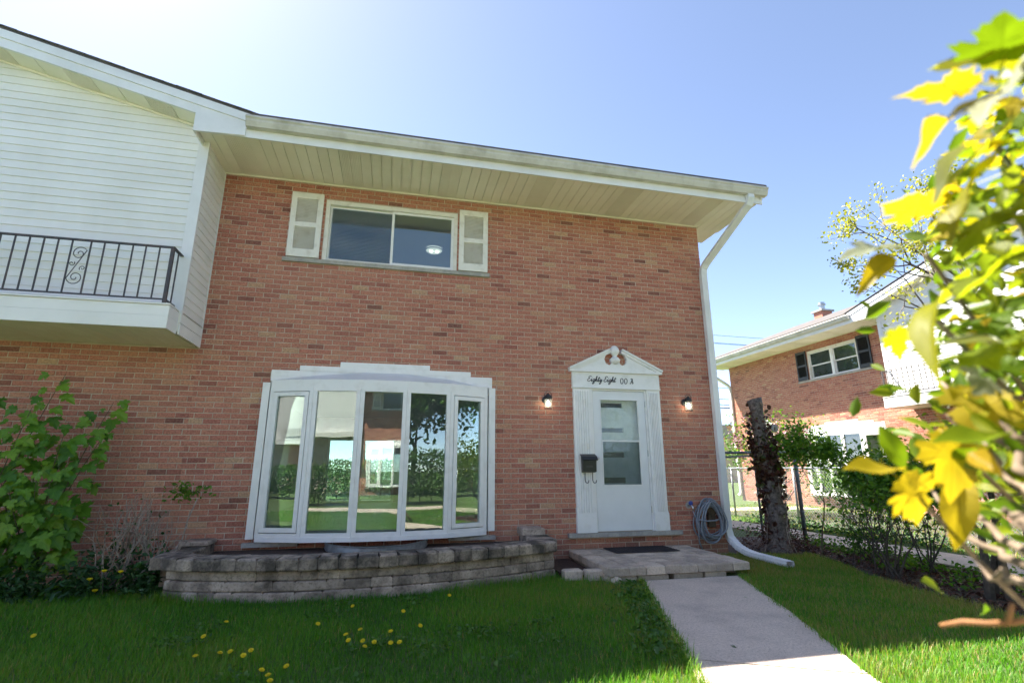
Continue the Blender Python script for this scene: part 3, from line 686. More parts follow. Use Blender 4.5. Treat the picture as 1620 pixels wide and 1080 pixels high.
    # painted brick header
    for (xa, xb, za, zb) in ((-1.60, 1.355, 2.368, 2.52), (-1.255, 1.045, 2.523, 2.588), (-.745, .462, 2.591, 2.657)):
        q = MB(); z = za; r_ = 0
        while z < zb-.03:
            x = xa; first = True
            while x < xb-.02:
                ln = BL if not (first and r_ % 2) else BL/2; first = False
                x2 = min(x+ln, xb); q.box(x+.001, x2-.002, -.010-rr.uniform(0, .003), .004, z, min(z+.066, zb)); x = x2
            z += .0683; r_ += 1
        q.box(xa+.003, xb-.003, -.0075, .003, za-(.0 if za < 2.4 else .012), zb-.002)
        q.build('painted_brick_header', 'white', root)
    # ---- entrance
    s = MB(); s.box(2.565, 3.99, -.045, .03, 2.435, 2.655); s.box(2.56, 3.995, -.06, .03, 2.412, 2.433); sr = s.build('door_surround', 'white', root)
    for (xa, xb) in ((2.575, 2.855), (3.765, 3.985)):
        q = MB(); q.box(xa, xb, -.04, .03, .615, 2.41); nfl = 6; x = xa+.03; st = (xb-xa-.06)/nfl
        for j in range(nfl): q.prism([(x+j*st+.004, -.041), (x+j*st+st*.25, -.052), (x+j*st+st*.75, -.052), (x+j*st+st-.004, -.041)], 'z', .64, 2.37)
        q.build('pilaster', 'white', sr)
        q = MB(); q.box(xa-.004 if xa < 3 else xa, xb+.006, -.056, .03, .375, .612); q.box(xa-.002, xb+.003, -.050, -.041, .612, .628); q.build('plinth', 'white', sr)
    q = MB()                                         # broken pediment
    L_ = [(2.58, 2.66), (3.98, 2.66), (3.98, 2.695), (3.475, 2.955), (3.43, 2.93), (3.46, 2.87), (3.44, 2.80), (3.38, 2.775), (3.34, 2.80), (3.34, 2.845), (3.30, 2.79), (3.255, 2.79), (3.215, 2.845), (3.21, 2.80), (3.17, 2.775), (3.11, 2.80), (3.09, 2.87), (3.12, 2.93), (3.08, 2.955), (2.58, 2.695)]
    q.prism(L_, 'y', -.055, .0); q.build('pediment', 'white', sr)
    for sgn in (1, -1):
        q = MB(); c0 = 3.28
        a, b = Vector((c0-sgn*.76, -.02, 2.70)), Vector((c0-sgn*.10, -.02, 3.015)); d = (b-a).normalized()
        nz = Vector((-d.z*sgn, 0, d.x*sgn)) if True else None
        nz = Vector((0, 1, 0)).cross(d); nz = nz if nz.z > 0 else -nz; L = (b-a).length
        q.obox(a, d, Vector((0, 1, 0)), nz, (0, L), (-.075, .02), (-.012, .018)); q.obox(a, d, Vector((0, 1, 0)), nz, (.03, L-.005), (-.055, .02), (-.05, -.012)); q.build('pediment_moulding', 'white', sr)
    q = MB(); q.box(2.525, 4.035, -.08, -.0, 2.656, 2.69); q.build('pediment_moulding', 'white', sr)
    q = MB(); q.lathe([(.03, 2.79), (.075, 2.83), (.085, 2.86), (.05, 2.90), (.03, 2.915), (.045, 2.935), (.074, 2.97), (.078, 3.0), (.06, 3.05), (.03, 3.08), (.004, 3.09)], (3.265, -.045, 0), 14); q.build('finial', 'white', sr, smooth=True)
    q = MB(); 
    for (a, b) in ((2.44, 2.74), (2.743, 3.90), (3.903, 4.18)): q.box(a, b, -.075, .08, .315, .372)
    q.build('door_sill', 'stone', root)
    # storm door with the panel door behind
    q = MB(); q.box(2.858, 2.885, -.02, .08, .375, 2.41); q.box(3.735, 3.762, -.02, .08, .375, 2.41); q.box(2.885, 3.735, -.02, .08, 2.385, 2.41)
    do = q.build('entry_door', 'white', root)
    yd0, yd1 = -.012, .022
    q = MB(); dx0, dx1, dz0, dz1 = 2.89, 3.73, .385, 2.38; gx0, gx1, gz0, gz1 = 3.0, 3.62, 1.0, 2.255
    q.box(dx0, gx0, yd0, yd1, dz0, dz1); q.box(gx1, dx1, yd0, yd1, dz0, dz1); q.box(gx0, gx1, yd0, yd1, dz0, gz0); q.box(gx0, gx1, yd0, yd1, gz1, dz1)
    q.build('door_panel', 'door', do)
    q = MB()
    for (a, b, c, d) in ((gx0+.001, gx1-.001, 1.628, 1.652), (gx0+.001, gx0+.014, gz0, 1.628), (gx1-.014, gx1-.001, gz0, 1.628), (gx0+.014, gx1-.014, gz0, gz0+.016), (gx0+.001, gx0+.010, 1.652, gz1), (gx1-.010, gx1-.001, 1.652, gz1), (gx0+.010, gx1-.010, gz1-.010, gz1)): q.box(a, b, yd0-.008, yd1-.002, c, d)
    q.build('glazing_bead', 'white', do)
    q = MB(); q.box(gx0+.01, gx1-.01, .004, .008, 1.652, gz1-.01); q.build('pane', 'glass_door', do)
    q = MB(); q.box(gx0+.014, gx1-.014, .000, .004, gz0+.016, 1.628); q.build('screen_pane', 'glass_screen', do)
    q = MB(); slits = ((1.035, 1.115), (1.405, 1.48), (1.77, 1.835), (2.14, 2.21)); z = .38
    for (c, d) in slits: q.box(2.98, 3.40, .085, .12, z, c); z = d
    q.box(2.98, 3.40, .085, .12, z, 2.40); q.box(2.86, 2.98, .085, .12, .38, 2.40); q.box(3.40, 3.76, .085, .12, .38, 2.40); q.build('inner_door', 'inner_door', do)
    for (c, d) in slits:
        q = MB(); q.box(2.965, 3.415, .078, .0849, c-.014, c); q.box(2.965, 3.415, .078, .0849, d, d+.014); q.box(2.965, 2.98, .078, .0849, c, d); q.box(3.40, 3.415, .078, .0849, c, d); q.build('slit_frame', 'inner_door', do)
        q = MB(); q.box(2.981, 3.399, .098, .102, c, d); q.build('slit_pane', 'glass_slit', do)
    q = MB(); q.lathe([(.012, -.012), (.012, -.03), (.02, -.035), (.02, -.05), (.01, -.055)], (2.925, 0, 1.39), 10, 'y'); q.build('door_handle', 'chrome', do, smooth=True)
    q = MB(); 
    for zz in (.62, 1.42, 2.15): q.box(3.731, 3.742, -.026, -.012, zz, zz+.09)
    q.build('hinges', 'chrome', do)
    if main:
        q = MB(); q.box(2.758, 2.785, -.062, -.052, 1.52, 1.60); q.build('doorbell', 'white_old', root)
        q = MB(); q.lathe([(.006, -.062), (.006, -.066)], (2.771, 0, 1.56), 10, 'y'); q.build('bell_button', 'trim', root)

townhouse = thing('townhouse', 'large red brick townhouse with white bow window, white door and siding bay with balcony', 'house', (1, 4, 0))
XF[0] = ident
build_house(townhouse, main=True)
th2 = thing('townhouse', 'sunlit brick townhouse on the right with black shutters, roof chimney and white siding', 'house', (17, 10, 0))
XF[0] = lambda p: (13.6+p[1], 6.2+p[0], p[2])
build_house(th2, shutter='black', hung=True, chimney=True)
th3 = thing('townhouse', 'brick townhouse across the lawn, mirrored in the middle panes of the bow window', 'house', (.5, -24, 0))
XF[0] = lambda p: (p[0]+.5, -20-p[1], p[2])
build_house(th3, far=True)
th4 = thing('townhouse', 'end townhouse across the lawn, mirrored in the left casement of the bow window', 'house', (-16, -24, 0))
XF[0] = lambda p: (p[0]-16.05, -20-p[1], p[2])
build_house(th4, far=True)
XF[0] = ident

# ------------------------------------------------------------------ script lettering over the door
def strokes(root, pl, s, x, z, name, mat='number', r=.0052, y=-.0485, slant=.28):
    for ch in pl:
        q = MB()
        for st in ch:
            pts = [Vector((x+(px+pz*slant)*s, y, z+pz*s)) for px, pz in st]
            sm = []
            for i in range(len(pts)-1):                 # Catmull-Rom
                p0 = pts[max(i-1, 0)]; p1 = pts[i]; p2 = pts[i+1]; p3 = pts[min(i+2, len(pts)-1)]
                for k in range(4):
                    t = k/4; sm.append(.5*((2*p1)+(p2-p0)*t+(2*p0-5*p1+4*p2-p3)*t*t+(3*p1-p0-3*p2+p3)*t**3))
            sm.append(pts[-1]); q.tube(sm, r, 5)
        q.build(name, mat, root, smooth=True)
def glyphs(word):
    G = {'E': ([[(.62, .86), (.45, 1.0), (.2, .92), (.15, .72), (.38, .58), (.16, .5), (.02, .25), (.15, .03), (.42, .05), (.62, .25)]], .66),
         'i': ([[(0, .25), (.14, .5), (.12, .12), (.22, .02), (.36, .22)], [(.17, .68), (.18, .72)]], .36),
         'g': ([[(.36, .42), (.2, .5), (.06, .3), (.14, .06), (.32, .15), (.38, .48), (.33, -.3), (.15, -.45), (.06, -.28), (.5, .22)]], .48),
         'h': ([[(0, .2), (.22, .8), (.2, 1.0), (.1, .85), (.08, .0), (.2, .4), (.34, .45), (.34, .08), (.44, .02), (.56, .22)]], .54),
         't': ([[(0, .2), (.16, .9), (.1, .15), (.2, .02), (.36, .22)], [(-.02, .62), (.34, .66)]], .36),
         'y': ([[(0, .25), (.1, .48), (.1, .15), (.22, .05), (.36, .48), (.32, -.3), (.12, -.45), (.06, -.28), (.5, .22)]], .5),
         '0': ([[(.3, 1.0), (.08, .8), (.02, .5), (.1, .15), (.3, 0), (.5, .2), (.56, .5), (.5, .82), (.3, 1.0)]], .78),
         'A': ([[(-.05, .12), (.1, .02), (.3, .4), (.48, .98), (.5, .4), (.58, .03), (.75, .2)], [(.12, .95), (.3, 1.05), (.48, .98)], [(.18, .42), (.4, .5), (.66, .38)]], .8)}
    out = []; x = 0
    for c in word:
        if c == ' ': x += .3; continue
        st, wd = G[c]; out.append([[(px+x, pz) for px, pz in s] for s in st]); x += wd
    return out
plate = thing('door_lettering', 'dark script lettering Eighty Eight 00 A above the white entry door', 'house number', (3.2, -.05, 2.53))
strokes(plate, glyphs('Eighty Eight'), .082, 2.80, 2.515, 'letter')
strokes(plate, glyphs('00'), .085, 3.335, 2.495, 'letter', slant=.05)
strokes(plate, glyphs('A'), .075, 3.495, 2.50, 'letter', slant=.1)

# ------------------------------------------------------------------ wall lanterns
for (x, z, lab) in ((2.165, 2.20, 'lit black wall lantern on the brick left of the front door'), (4.435, 2.22, 'lit black wall lantern between the front door and the downspout')):
    t = thing('wall_lantern', lab, 'lamp', (x, 0, z), 'black lanterns beside the front door')
    q = MB(); q.lathe([(.055, .0), (.055, -.018), (.03, -.028)], (x-.01, 0, z+.02), 16, 'y'); q.build('wall_plate', 'black', t, smooth=False)
    q = MB(); q.tube([(x-.01, -.02, z+.03), (x-.005, -.06, z+.05), (x, -.09, z+.06)], .014, 8); q.lathe([(.052, .02), (.055, .045), (.045, .075), (.02, .09), (.016, .105), (.004, .11)], (x, -.10, z), 14); q.build('cap', 'black', t, smooth=False)
    q = MB(); q.lathe([(.048, .02), (.052, -.04), (.046, -.09), (.044, -.10)], (x, -.10, z), 14); q.build('glass_jar', 'glass_door', t, smooth=True)
    q = MB(); q.lathe([(.006, .0), (.018, -.02), (.026, -.045), (.024, -.065), (.01, -.08), (.002, -.084)], (x, -.10, z), 12); q.build('bulb', 'bulb', t, smooth=True)
    q = MB()
    for a in (R(40), R(160), R(280)):
        q.tube([(x+.058*math.cos(a), -.10+.058*math.sin(a), z+.03), (x+.058*math.cos(a), -.10+.058*math.sin(a), z-.115)], .0035, 5)
    q.tube([(x+.058*math.cos(i/14*2*math.pi), -.10+.058*math.sin(i/14*2*math.pi), z-.115) for i in range(14)], .004, 5, True)
    q.tube([(x-.055, -.10, z+.03), (x-.05, -.10, z+.10), (x-.02, -.10, z+.135), (x+.02, -.10, z+.135), (x+.05, -.10, z+.10), (x+.055, -.10, z+.03)], .004, 5)
    q.build('cage', 'black', t, smooth=True)
# ------------------------------------------------------------------ mailbox
t = thing('mailbox', 'black metal mailbox with two paper hooks on the left pilaster', 'mailbox', (2.75, -.055, 1.18))
q = MB(); q.prism([(-.055, 1.19), (-.055, 1.43), (-.125, 1.40), (-.145, 1.36), (-.135, 1.20)], 'x', 2.655, 2.855); q.build('box', 'black', t)
q = MB(); q.prism([(-.0551, 1.436), (-.0551, 1.448), (-.142, 1.412), (-.172, 1.365), (-.165, 1.356), (-.135, 1.402)], 'x', 2.640, 2.868); q.build('lid', 'black', t)
q = MB(); q.box(2.73, 2.80, -.147, -.142, 1.345, 1.352); q.box(2.70, 2.80, -.1405, -.138, 1.26, 1.30); q.build('slot', 'iron', t)
for x in (2.70, 2.815):
    q = MB(); q.tube([(x, -.075, 1.19), (x, -.075, 1.09), (x+.004, -.08, 1.06), (x+.016, -.10, 1.045), (x+.032, -.12, 1.052), (x+.038, -.125, 1.085)], .006, 6); q.build('paper_hook', 'black', t, smooth=True)
# ------------------------------------------------------------------ hose on its hanger, tap
t = thing('garden_hose', 'grey-blue garden hose coiled on the wall beside the downspout', 'hose', (4.65, -.06, .2))
rh = random.Random(5)
for k in range(13):
    cx = 4.645+rh.uniform(-.035, .035); cz = .50+rh.uniform(-.03, .03); a = .20+rh.uniform(-.055, .05); b = .26+rh.uniform(-.05, .03); th = rh.uniform(-.12, .25); yo = -.05-.11*k/13
    pts = []
    for i in range(26):
        u = 2*math.pi*i/26; px = a*math.cos(u)*(1-.25*math.sin(u)); pz = b*math.sin(u)
        pts.append((cx+px*math.cos(th)-pz*math.sin(th), yo+.012*math.sin(2*u+k), cz+px*math.sin(th)+pz*math.cos(th)))
    q = MB(); q.tube(pts, .0105, 7, True, rh.random()); q.build('hose_loop', 'hose', t, smooth=True)
q = MB(); q.tube([(4.40, -.16, .52), (4.52, -.185, .50), (4.66, -.185, .505), (4.72, -.175, .52)], .0105, 7); q.tube([(4.36, -.08, .64), (4.40, -.09, .55), (4.44, -.10, .42), (4.42, -.09, .30), (4.44, -.06, .20), (4.50, -.05, .06)], .0105, 7); q.build('hose_end', 'hose', t, smooth=True)
t2 = thing('hose_hanger', 'dark round wooden hose hanger on the wall behind the hose', 'hose hanger', (4.70, -.03, .55))
q = MB(); q.lathe([(.075, -.002), (.08, -.03), (.07, -.055), (.02, -.06)], (4.70, 0, .63), 14, 'y'); q.build('disc', 'wood', t2)
q = MB(); q.box(4.63, 4.74, -.06, -.002, .40, .58); q.build('block', 'wood', t2)
t3 = thing('garden_tap', 'brass wall tap with blue handle left of the coiled hose', 'tap', (4.345, 0, .70))
q = MB(); q.lathe([(.05, -.001), (.05, -.006)], (4.345, 0, .71), 12, 'y'); q.build('wall_plate', 'stone', t3)
q = MB(); q.tube([(4.345, -.004, .71), (4.345, -.07, .71), (4.355, -.10, .69), (4.36, -.105, .64)], .014, 8); q.build('spout', 'chrome', t3, smooth=True)
q = MB(); q.lathe([(.008, -.06), (.034, -.068), (.034, -.078), (.01, -.084)], (4.345, 0, .745), 10, 'y'); q.build('handle', 'blue', t3)

# ------------------------------------------------------------------ stoop of pavers
t = thing('paver_stoop', 'low stoop of tan-grey concrete pavers in front of the entry door', 'stoop', (3.35, -.7, 0))
def stone(m, x0, x1, y0, y1, z0, z1, c=.012, t_=.5, j=.004):
    x0 += rnd(-j, j); x1 += rnd(-j, j); y0 += rnd(-j, j); z1 += rnd(-j, j)
    V = [(x0, y0, z0), (x1, y0, z0), (x1, y1, z0), (x0, y1, z0), (x0, y0, z1-c), (x1, y0, z1-c), (x1, y1, z1-c), (x0, y1, z1-c), (x0+c, y0+c, z1), (x1-c, y0+c, z1), (x1-c, y1-c, z1), (x0+c, y1-c, z1)]
    m.add(V, [(3, 2, 1, 0), (0, 1, 5, 4), (1, 2, 6, 5), (2, 3, 7, 6), (3, 0, 4, 7), (4, 5, 9, 8), (5, 6, 10, 9), (6, 7, 11, 10), (7, 4, 8, 11), (8, 9, 10, 11)], t_)
sx0, sx1, sy0, sy1 = 2.44, 4.24, -1.40, -.03
def paver(*a, **k):
    m = MB(); stone(m, *a, t_=random.random(), **k); return m.build('paver', 'paver', t, recalc=False)
x = sx0
for wd in (.24, .21, .24, .21, .21, .24, .22, .23):
    paver(x+.003, x+wd-.003, sy0, sy0+.26, .075, .163); x += wd
for xx in ((sx0, sx0+.24), (sx1-.24, sx1)):
    y = sy0+.263
    for dy in (.22, .15, .22, .15, .22, .15): paver(xx[0], xx[1], y+.003, min(y+dy-.003, sy1), .075, .162); y += dy
y = sy0+.265; r_ = 0
while y < sy1-.05:
    dy = .16; x = sx0+.245+(-.0 if r_ % 2 else 0); ln = [.11]+[.22]*8 if r_ % 2 else [.22]*8
    for wd in ln:
        x2 = min(x+wd, sx1-.245)
        if x2-x > .03: paver(x+.003, x2-.003, y+.003, min(y+dy-.003, sy1), .09, .160, c=.006)
        x = x2
        if x >= sx1-.246: break
    y += dy; r_ += 1
for (x0, x1) in ((2.46, 2.78), (2.80, 3.18), (3.25, 3.62), (3.65, 3.93)):
    paver(x0, x1, -1.37, -1.15, 0, .070)
for y0 in (-1.14, -.84, -.54, -.24): paver(2.47, 2.66, y0, min(y0+.29, -.04), 0, .070); paver(4.05, 4.22, y0, min(y0+.29, -.04), 0, .070)
q = MB(); q.box(2.66, 4.04, -1.14, -.04, .005, .068); q.build('base_fill', 'soil', t)
# door mat
t = thing('doormat', 'dark woven rubber doormat on the paver stoop', 'doormat', (3.4, -.28, .165))
q = MB(); q.box(2.94, 3.86, -.50, -.045, .166, .172); q.build('mat_base', 'mat', t)
q = MB()
for i in range(23):
    for j in range(11):
        x = 2.96+i*.039; y = -.485+j*.039
        if (i+j) % 2: q.box(x, x+.034, y+.010, y+.024, .172, .178)
        else: q.box(x+.010, x+.024, y, y+.034, .172, .178)
q.build('mat_weave', 'mat', t, kind='stuff', recalc=False)
# ------------------------------------------------------------------ curved retaining wall of the planter
t = thing('retaining_wall', 'curved low retaining wall of weathered concrete blocks under the bow window', 'retaining wall', (-.1, -.8, 0))
ctrl = [(-2.16, -1.10), (-1.9, -1.24), (-1.3, -1.40), (-.6, -1.48), (.1, -1.46), (.8, -1.34), (1.4, -1.17), (1.98, -.95)]
cv = []
for i in range(len(ctrl)-1):
    p0, p1, p2, p3 = [Vector((*ctrl[max(0, min(len(ctrl)-1, k))], 0)) for k in (i-1, i, i+1, i+2)]
    for k in range(20):
        u = k/20; cv.append(.5*((2*p1)+(p2-p0)*u+(2*p0-5*p1+4*p2-p3)*u*u+(3*p1-p0-3*p2+p3)*u**3))
cv.append(Vector((*ctrl[-1], 0)))
cum = [0]
for a, b in zip(cv, cv[1:]): cum.append(cum[-1]+(b-a).length)
def cpos(s):
    s = max(0, min(cum[-1], s))
    for i in range(len(cum)-1):
        if cum[i+1] >= s:
            return cv[i].lerp(cv[i+1], (s-cum[i])/max(1e-6, cum[i+1]-cum[i]))
    return cv[-1]
def cblock(name, mat, s0, s1, dep, z0, z1, off=0., c=.012):
    a, b = cpos(s0), cpos(s1); d = (b-a).normalized(); n = Vector((d.y, -d.x, 0))     # outward, to the viewer
    a = a+d*.002+n*(off+rnd(-.006, .006)); b = b-d*.002+n*(off+rnd(-.006, .006)); z1 += rnd(-.004, .003); z0 += rnd(0, .003)
    k = 1-dep/7.0
    bi = [a-n*dep, b-n*dep]
    m = MB()
    rj = lambda: n*rnd(-.008, .004)
    V = []
    mid = (a+b)/2+n*rnd(.0, .008)
    row = lambda z, ins: [a-n*ins+d*ins+rj()*.4+Vector((0, 0, z)), mid-n*ins+rj()*.4+Vector((0, 0, z)), b-n*ins-d*ins+rj()*.4+Vector((0, 0, z))]
    V += row(z0, c*.6)+row(z0+c, 0)+row(z1-c, 0)+row(z1, c)
    V += [bi[1]+Vector((0, 0, z0)), bi[0]+Vector((0, 0, z0)), bi[1]+Vector((0, 0, z1)), bi[0]+Vector((0, 0, z1))]
    Fc = [(i*3+k_, i*3+k_+1, (i+1)*3+k_+1, (i+1)*3+k_) for i in range(3) for k_ in range(2)]
    Fc += [(9, 10, 11, 14, 15), (0, 13, 12, 2, 1), (0, 3, 6, 9, 15, 13), (2, 12, 14, 11, 8, 5), (12, 13, 15, 14)]
    m.add(V, Fc, random.random()); return m.build(name, mat, t)
L = cum[-1]
for r_, (z0, z1) in enumerate(((-.02, .092), (.095, .187), (.190, .280))):
    s = -.1*(r_ % 2)*1.3
    while s < L-.02:
        wd = random.choice((.30, .21, .26, .17, .30)); cblock('block', 'block', max(0, s), min(L, s+wd), .2, z0, z1, -.05-.012*r_); s += wd
s = 0
while s < L-.02:
    wd = random.choice((.195, .21, .18, .20)); 
    if L-s-wd < .08: wd = L-s
    cblock('cap_stone', 'cap', s, min(L, s+wd), .28, .285, .405, .0, .016); s += wd
def rblock(name, mat, x0, x1, y0, y1, z0, z1):
    m = MB(); stone(m, x0, x1, y0, y1, z0, z1, .012, random.random(), .006); m.build(name, mat, t, recalc=False)
for y0, y1 in ((-.88, -.62), (-.61, -.33), (-.32, -.02)):
    rblock('cap_stone', 'cap', -2.30, -2.00, y0, y1, .285, .402); rblock('block', 'block', -2.24, -2.02, y0+.03, y1, .19, .282); rblock('block', 'block', -2.23, -2.02, y0, y1-.03, .095, .188); rblock('block', 'block', -2.22, -2.02, y0+.02, y1, -.02, .092)
rblock('cap_stone', 'cap', -2.27, -2.0, -1.06, -.885, .287, .404)
for y0, y1 in ((-.70, -.40), (-.39, -.02)):
    rblock('cap_stone', 'cap', 1.74, 2.06, y0, y1, .285, .402); rblock('block', 'block', 1.80, 2.02, y0+.03, y1, .19, .282); rblock('block', 'block', 1.80, 2.01, y0, y1-.03, .095, .188); rblock('block', 'block', 1.80, 2.0, y0+.02, y1, -.02, .092)
rblock('cap_stone', 'block', 1.70, 2.0, -.36, -.03, .408, .49); rblock('cap_stone', 'block', -2.28, -1.98, -.34, -.03, .408, .455)
slab('mulch_bed', [(-1.99, -.9), (-1.3, -1.18), (-.6, -1.26), (.1, -1.24), (.8, -1.12), (1.4, -.95), (1.75, -.75), (1.75, -.02), (-1.99, -.02)], .30, 'mulch', th=.25)
# window well
t = thing('window_well', 'corrugated galvanised window well in the planter under the bow window', 'window well', (-.12, -.6, .35))
q = MB(); V = []; n = 40
pr = [(0, .28), (.012, .30), (0, .32), (.012, .34), (0, .36), (.012, .375), (.02, .38)]
for dr, z in pr:
    for i in range(n+1):
        a = math.pi*i/n; V.append((-.12-math.cos(a)*(.62+dr), -.06-math.sin(a)*(.78+dr), z+.02))
m_ = n+1
q.add(V, [(j*m_+i, j*m_+i+1, (j+1)*m_+i+1, (j+1)*m_+i) for j in range(len(pr)-1) for i in range(n)]); o = q.build('well_rim', 'galv', t, smooth=True)
md = o.modifiers.new('thickness', 'SOLIDIFY'); md.thickness = .004
# loose edging stones by the stoop
for (x, y, w_, d_, h_, lab) in ((2.12, -1.06, .22, .13, .105, 'pinkish edging block beside the retaining wall end'), (2.355, -1.13, .215, .13, .11, 'pinkish edging block, the one nearer the paver stoop')):
    m = MB(); stone(m, x-w_/2, x+w_/2, y-d_/2, y+d_/2, 0, h_, .016, .75); o = m.build('edging_stone', 'paver', None, recalc=False); tag(o, lab, 'stone', 'edging blocks by the stoop')
m = MB(); V = []
import itertools
bm = bmesh.new(); bmesh.ops.create_icosphere(bm, subdivisions=2, radius=.07)
for v in bm.verts: v.co *= 1+rnd(-.16, .16); v.co.z *= .7
m.add([(v.co.x+2.50, v.co.y-1.43, v.co.z+.03) for v in bm.verts], [tuple(v.index for v in f.verts) for f in bm.faces]); bm.free()
o = m.build('rock', 'paver'); tag(o, 'small rough rock at the front corner of the paver stoop', 'rock')

# ------------------------------------------------------------------ foliage helpers
def leaf_mesh(name, half, mat, fold=.16, droop=.22, ctr=.32, wob=.05, rr=random):
    """leaf blade: outline, an inner ring and a centre, folded along the midrib and drooping, plus its stalk"""
    pts = half+[(-x, y) for x, y in reversed(half[1:-1])]
    px_, py_ = rr.uniform(0, 6), rr.uniform(0, 6); tw = rr.uniform(-.25, .25)
    def zz(x, y): return abs(x)*fold-droop*y*y-.5*droop*x*x+math.sin(x*8+px_)*math.sin(y*7+py_)*wob+tw*x*y
    V = [(0, ctr, zz(0, ctr))]
    for k in (.5, 1.):
        for x, y in pts:
            X, Y = x*k, ctr+(y-ctr)*k
            if k == 1: X += rr.uniform(-.012, .012); Y += rr.uniform(-.012, .012)
            V.append((X, Y, zz(X, Y)))
    n = len(pts); Fc = [(0, 1+i, 1+(i+1) % n) for i in range(n)]+[(1+i, 1+n+i, 1+n+(i+1) % n, 1+(i+1) % n) for i in range(n)]
    b = len(V); V += [(-.008, .02, 0), (.010, .02, 0), (.012, -.5, -.12), (-.008, -.5, -.12)]
    Fc.append((b, b+1, b+2, b+3))
    me = bpy.data.meshes.new(name); me.from_pydata(V, [], Fc); me.polygons.foreach_set('use_smooth', [True]*len(me.polygons)); me.materials.append(M[mat]); return me
MAPLE = [(0, 0), (.08, -.05), (.20, -.10), (.27, -.04), (.40, -.02), (.33, .05), (.37, .10), (.52, .11), (.58, .17), (.50, .22), (.54, .30), (.66, .41), (.52, .41), (.50, .49), (.40, .45), (.27, .43), (.29, .53), (.37, .66), (.27, .66), (.25, .76), (.16, .76), (.11, .88), (0, 1.02)]
OVAL = [(0, 0), (.07, .05), (.14, .14), (.19, .27), (.21, .42), (.19, .57), (.14, .72), (.08, .86), (0, 1.0)]
LM = {k: [leaf_mesh('leaf', MAPLE, k, .10+.09*i, .1+.16*i, wob=.03+.025*i) for i in range(4)] for k in ('leaf_shrub', 'leaf_front', 'leaf_yellow', 'leaf_pale')}
LO = {k: [leaf_mesh('leaf', OVAL, k, .3+.15*i, .15+.15*i) for i in range(3)] for k in ('leaf_front', 'leaf_pale', 'leaf_yellow')}
def put_leaf(root, me, pos, tip, nor, size):
    y = Vector(tip).normalized(); z = Vector(nor); z = (z-y*z.dot(y))
    z = z.normalized() if z.length > 1e-5 else y.orthogonal().normalized(); x = y.cross(z)
    o = bpy.data.objects.new('leaf', me); col.objects.link(o); o.parent = root
    mt = Matrix(((x.x*size, y.x*size, z.x*size, 0), (x.y*size, y.y*size, z.y*size, 0), (x.z*size, y.z*size, z.z*size, 0), (0, 0, 0, 1)))
    o.matrix_local = Matrix.Translation(Vector(pos)-WL[root.name])@mt
    return o
def cards(name, P, N, size, mat, parent=None, kind=None, asp=.55, tint=None, up=.3, shape='oval'):
    """many small leaf-shaped faces (two triangles, folded) at points P, random attitude biased to N"""
    P = np.asarray(P, dtype=np.float64); n = len(P)
    d = rng.normal(size=(n, 3)); d /= np.linalg.norm(d, axis=1)[:, None]
    nn = rng.normal(size=(n, 3))+np.asarray(N)*1.0; 
    s = size*rng.uniform(.6, 1.3, (n, 1))
    d = d-nn*((d*nn).sum(1)/(nn*nn).sum(1))[:, None]; d /= np.linalg.norm(d, axis=1)[:, None]+1e-9
    nn /= np.linalg.norm(nn, axis=1)[:, None]; e = np.cross(d, nn)
    A = P-d*s*.5; B = P+d*s*.5; up_ = nn*s*.13
    L1 = P+e*s*asp*.42+up_-d*s*.2; L2 = P+e*s*asp*.40+up_+d*s*.16; R1 = P-e*s*asp*.42+up_-d*s*.2; R2 = P-e*s*asp*.40+up_+d*s*.16
    V = np.stack([A, L1, L2, B, R2, R1], 1).reshape(-1, 3); i = np.arange(n)[:, None]*6
    T = np.concatenate([i+[0, 2, 1], i+[0, 3, 2], i+[0, 4, 3], i+[0, 5, 4]], 1).reshape(-1, 3)
    tt = np.repeat(rng.random(n) if tint is None else tint, 4)
    loc = tuple(WL[parent.name]) if parent is not None else (0, 0, 0)
    if parent is not None: loc = tuple(P.mean(0))
    return tri_mesh(name, V, T, mat, parent, kind, tt, loc)
def branchy(m, p, d, L, r, depth, rr, tips, spread=.6, upb=.15, seg=4, ratio=.72, kids=(2, 3), n=6):
    pts = [Vector(p)]; rad = [r]; d = Vector(d).normalized()
    for i in range(seg):
        d = (d+Vector((rr.gauss(0, .12), rr.gauss(0, .12), rr.gauss(0, .12)+upb*.2))).normalized()
        pts.append(pts[-1]+d*(L/seg)); rad.append(r*(1-.35*(i+1)/seg))
    m.tube(pts, rad, n)
    if depth == 0: tips.append((pts[-1], d)); tips.append((pts[-2], d)); return
    for k in range(rr.randint(*kids)):
        nd = (d+Vector((rr.gauss(0, spread), rr.gauss(0, spread), rr.gauss(0, spread)+upb))).normalized()
        branchy(m, pts[-1] if k else pts[-1], nd, L*ratio*rr.uniform(.75, 1.15), rad[-1]*.75, depth-1, rr, tips, spread, upb, max(2, seg-1), ratio, kids, max(4, n-1))

# ------------------------------------------------------------------ left: maple saplings, dead twigs, weeds
t = thing('maple_sapling', 'tall green maple sapling against the brick wall at the left', 'shrub', (-3.6, -.55, 0))
rl = random.Random(21)
q = MB(); stems = []
for (bx, tx, tz, ty) in ((-3.6, -3.2, 2.0, -.35), (-3.7, -3.75, 1.6, -.5), (-3.6, -3.22, 1.6, -.4), (-3.6, -3.42, 1.75, -.6), (-3.7, -4.0, 1.35, -.7), (-3.6, -3.5, 1.25, -.75), (-3.65, -3.65, 1.05, -.85), (-3.7, -4.15, 1.0, -.8), (-3.6, -3.35, .95, -.7)):
    pts = []
    for i in range(8):
        u = i/7; pts.append(Vector((bx+(tx-bx)*u+.05*math.sin(u*4+tx*5), -.45+(ty+.45)*u, tz*u**.9)))
    q.tube(pts, [.011*(1-.75*i/7) for i in range(8)], 6); stems.append(pts)
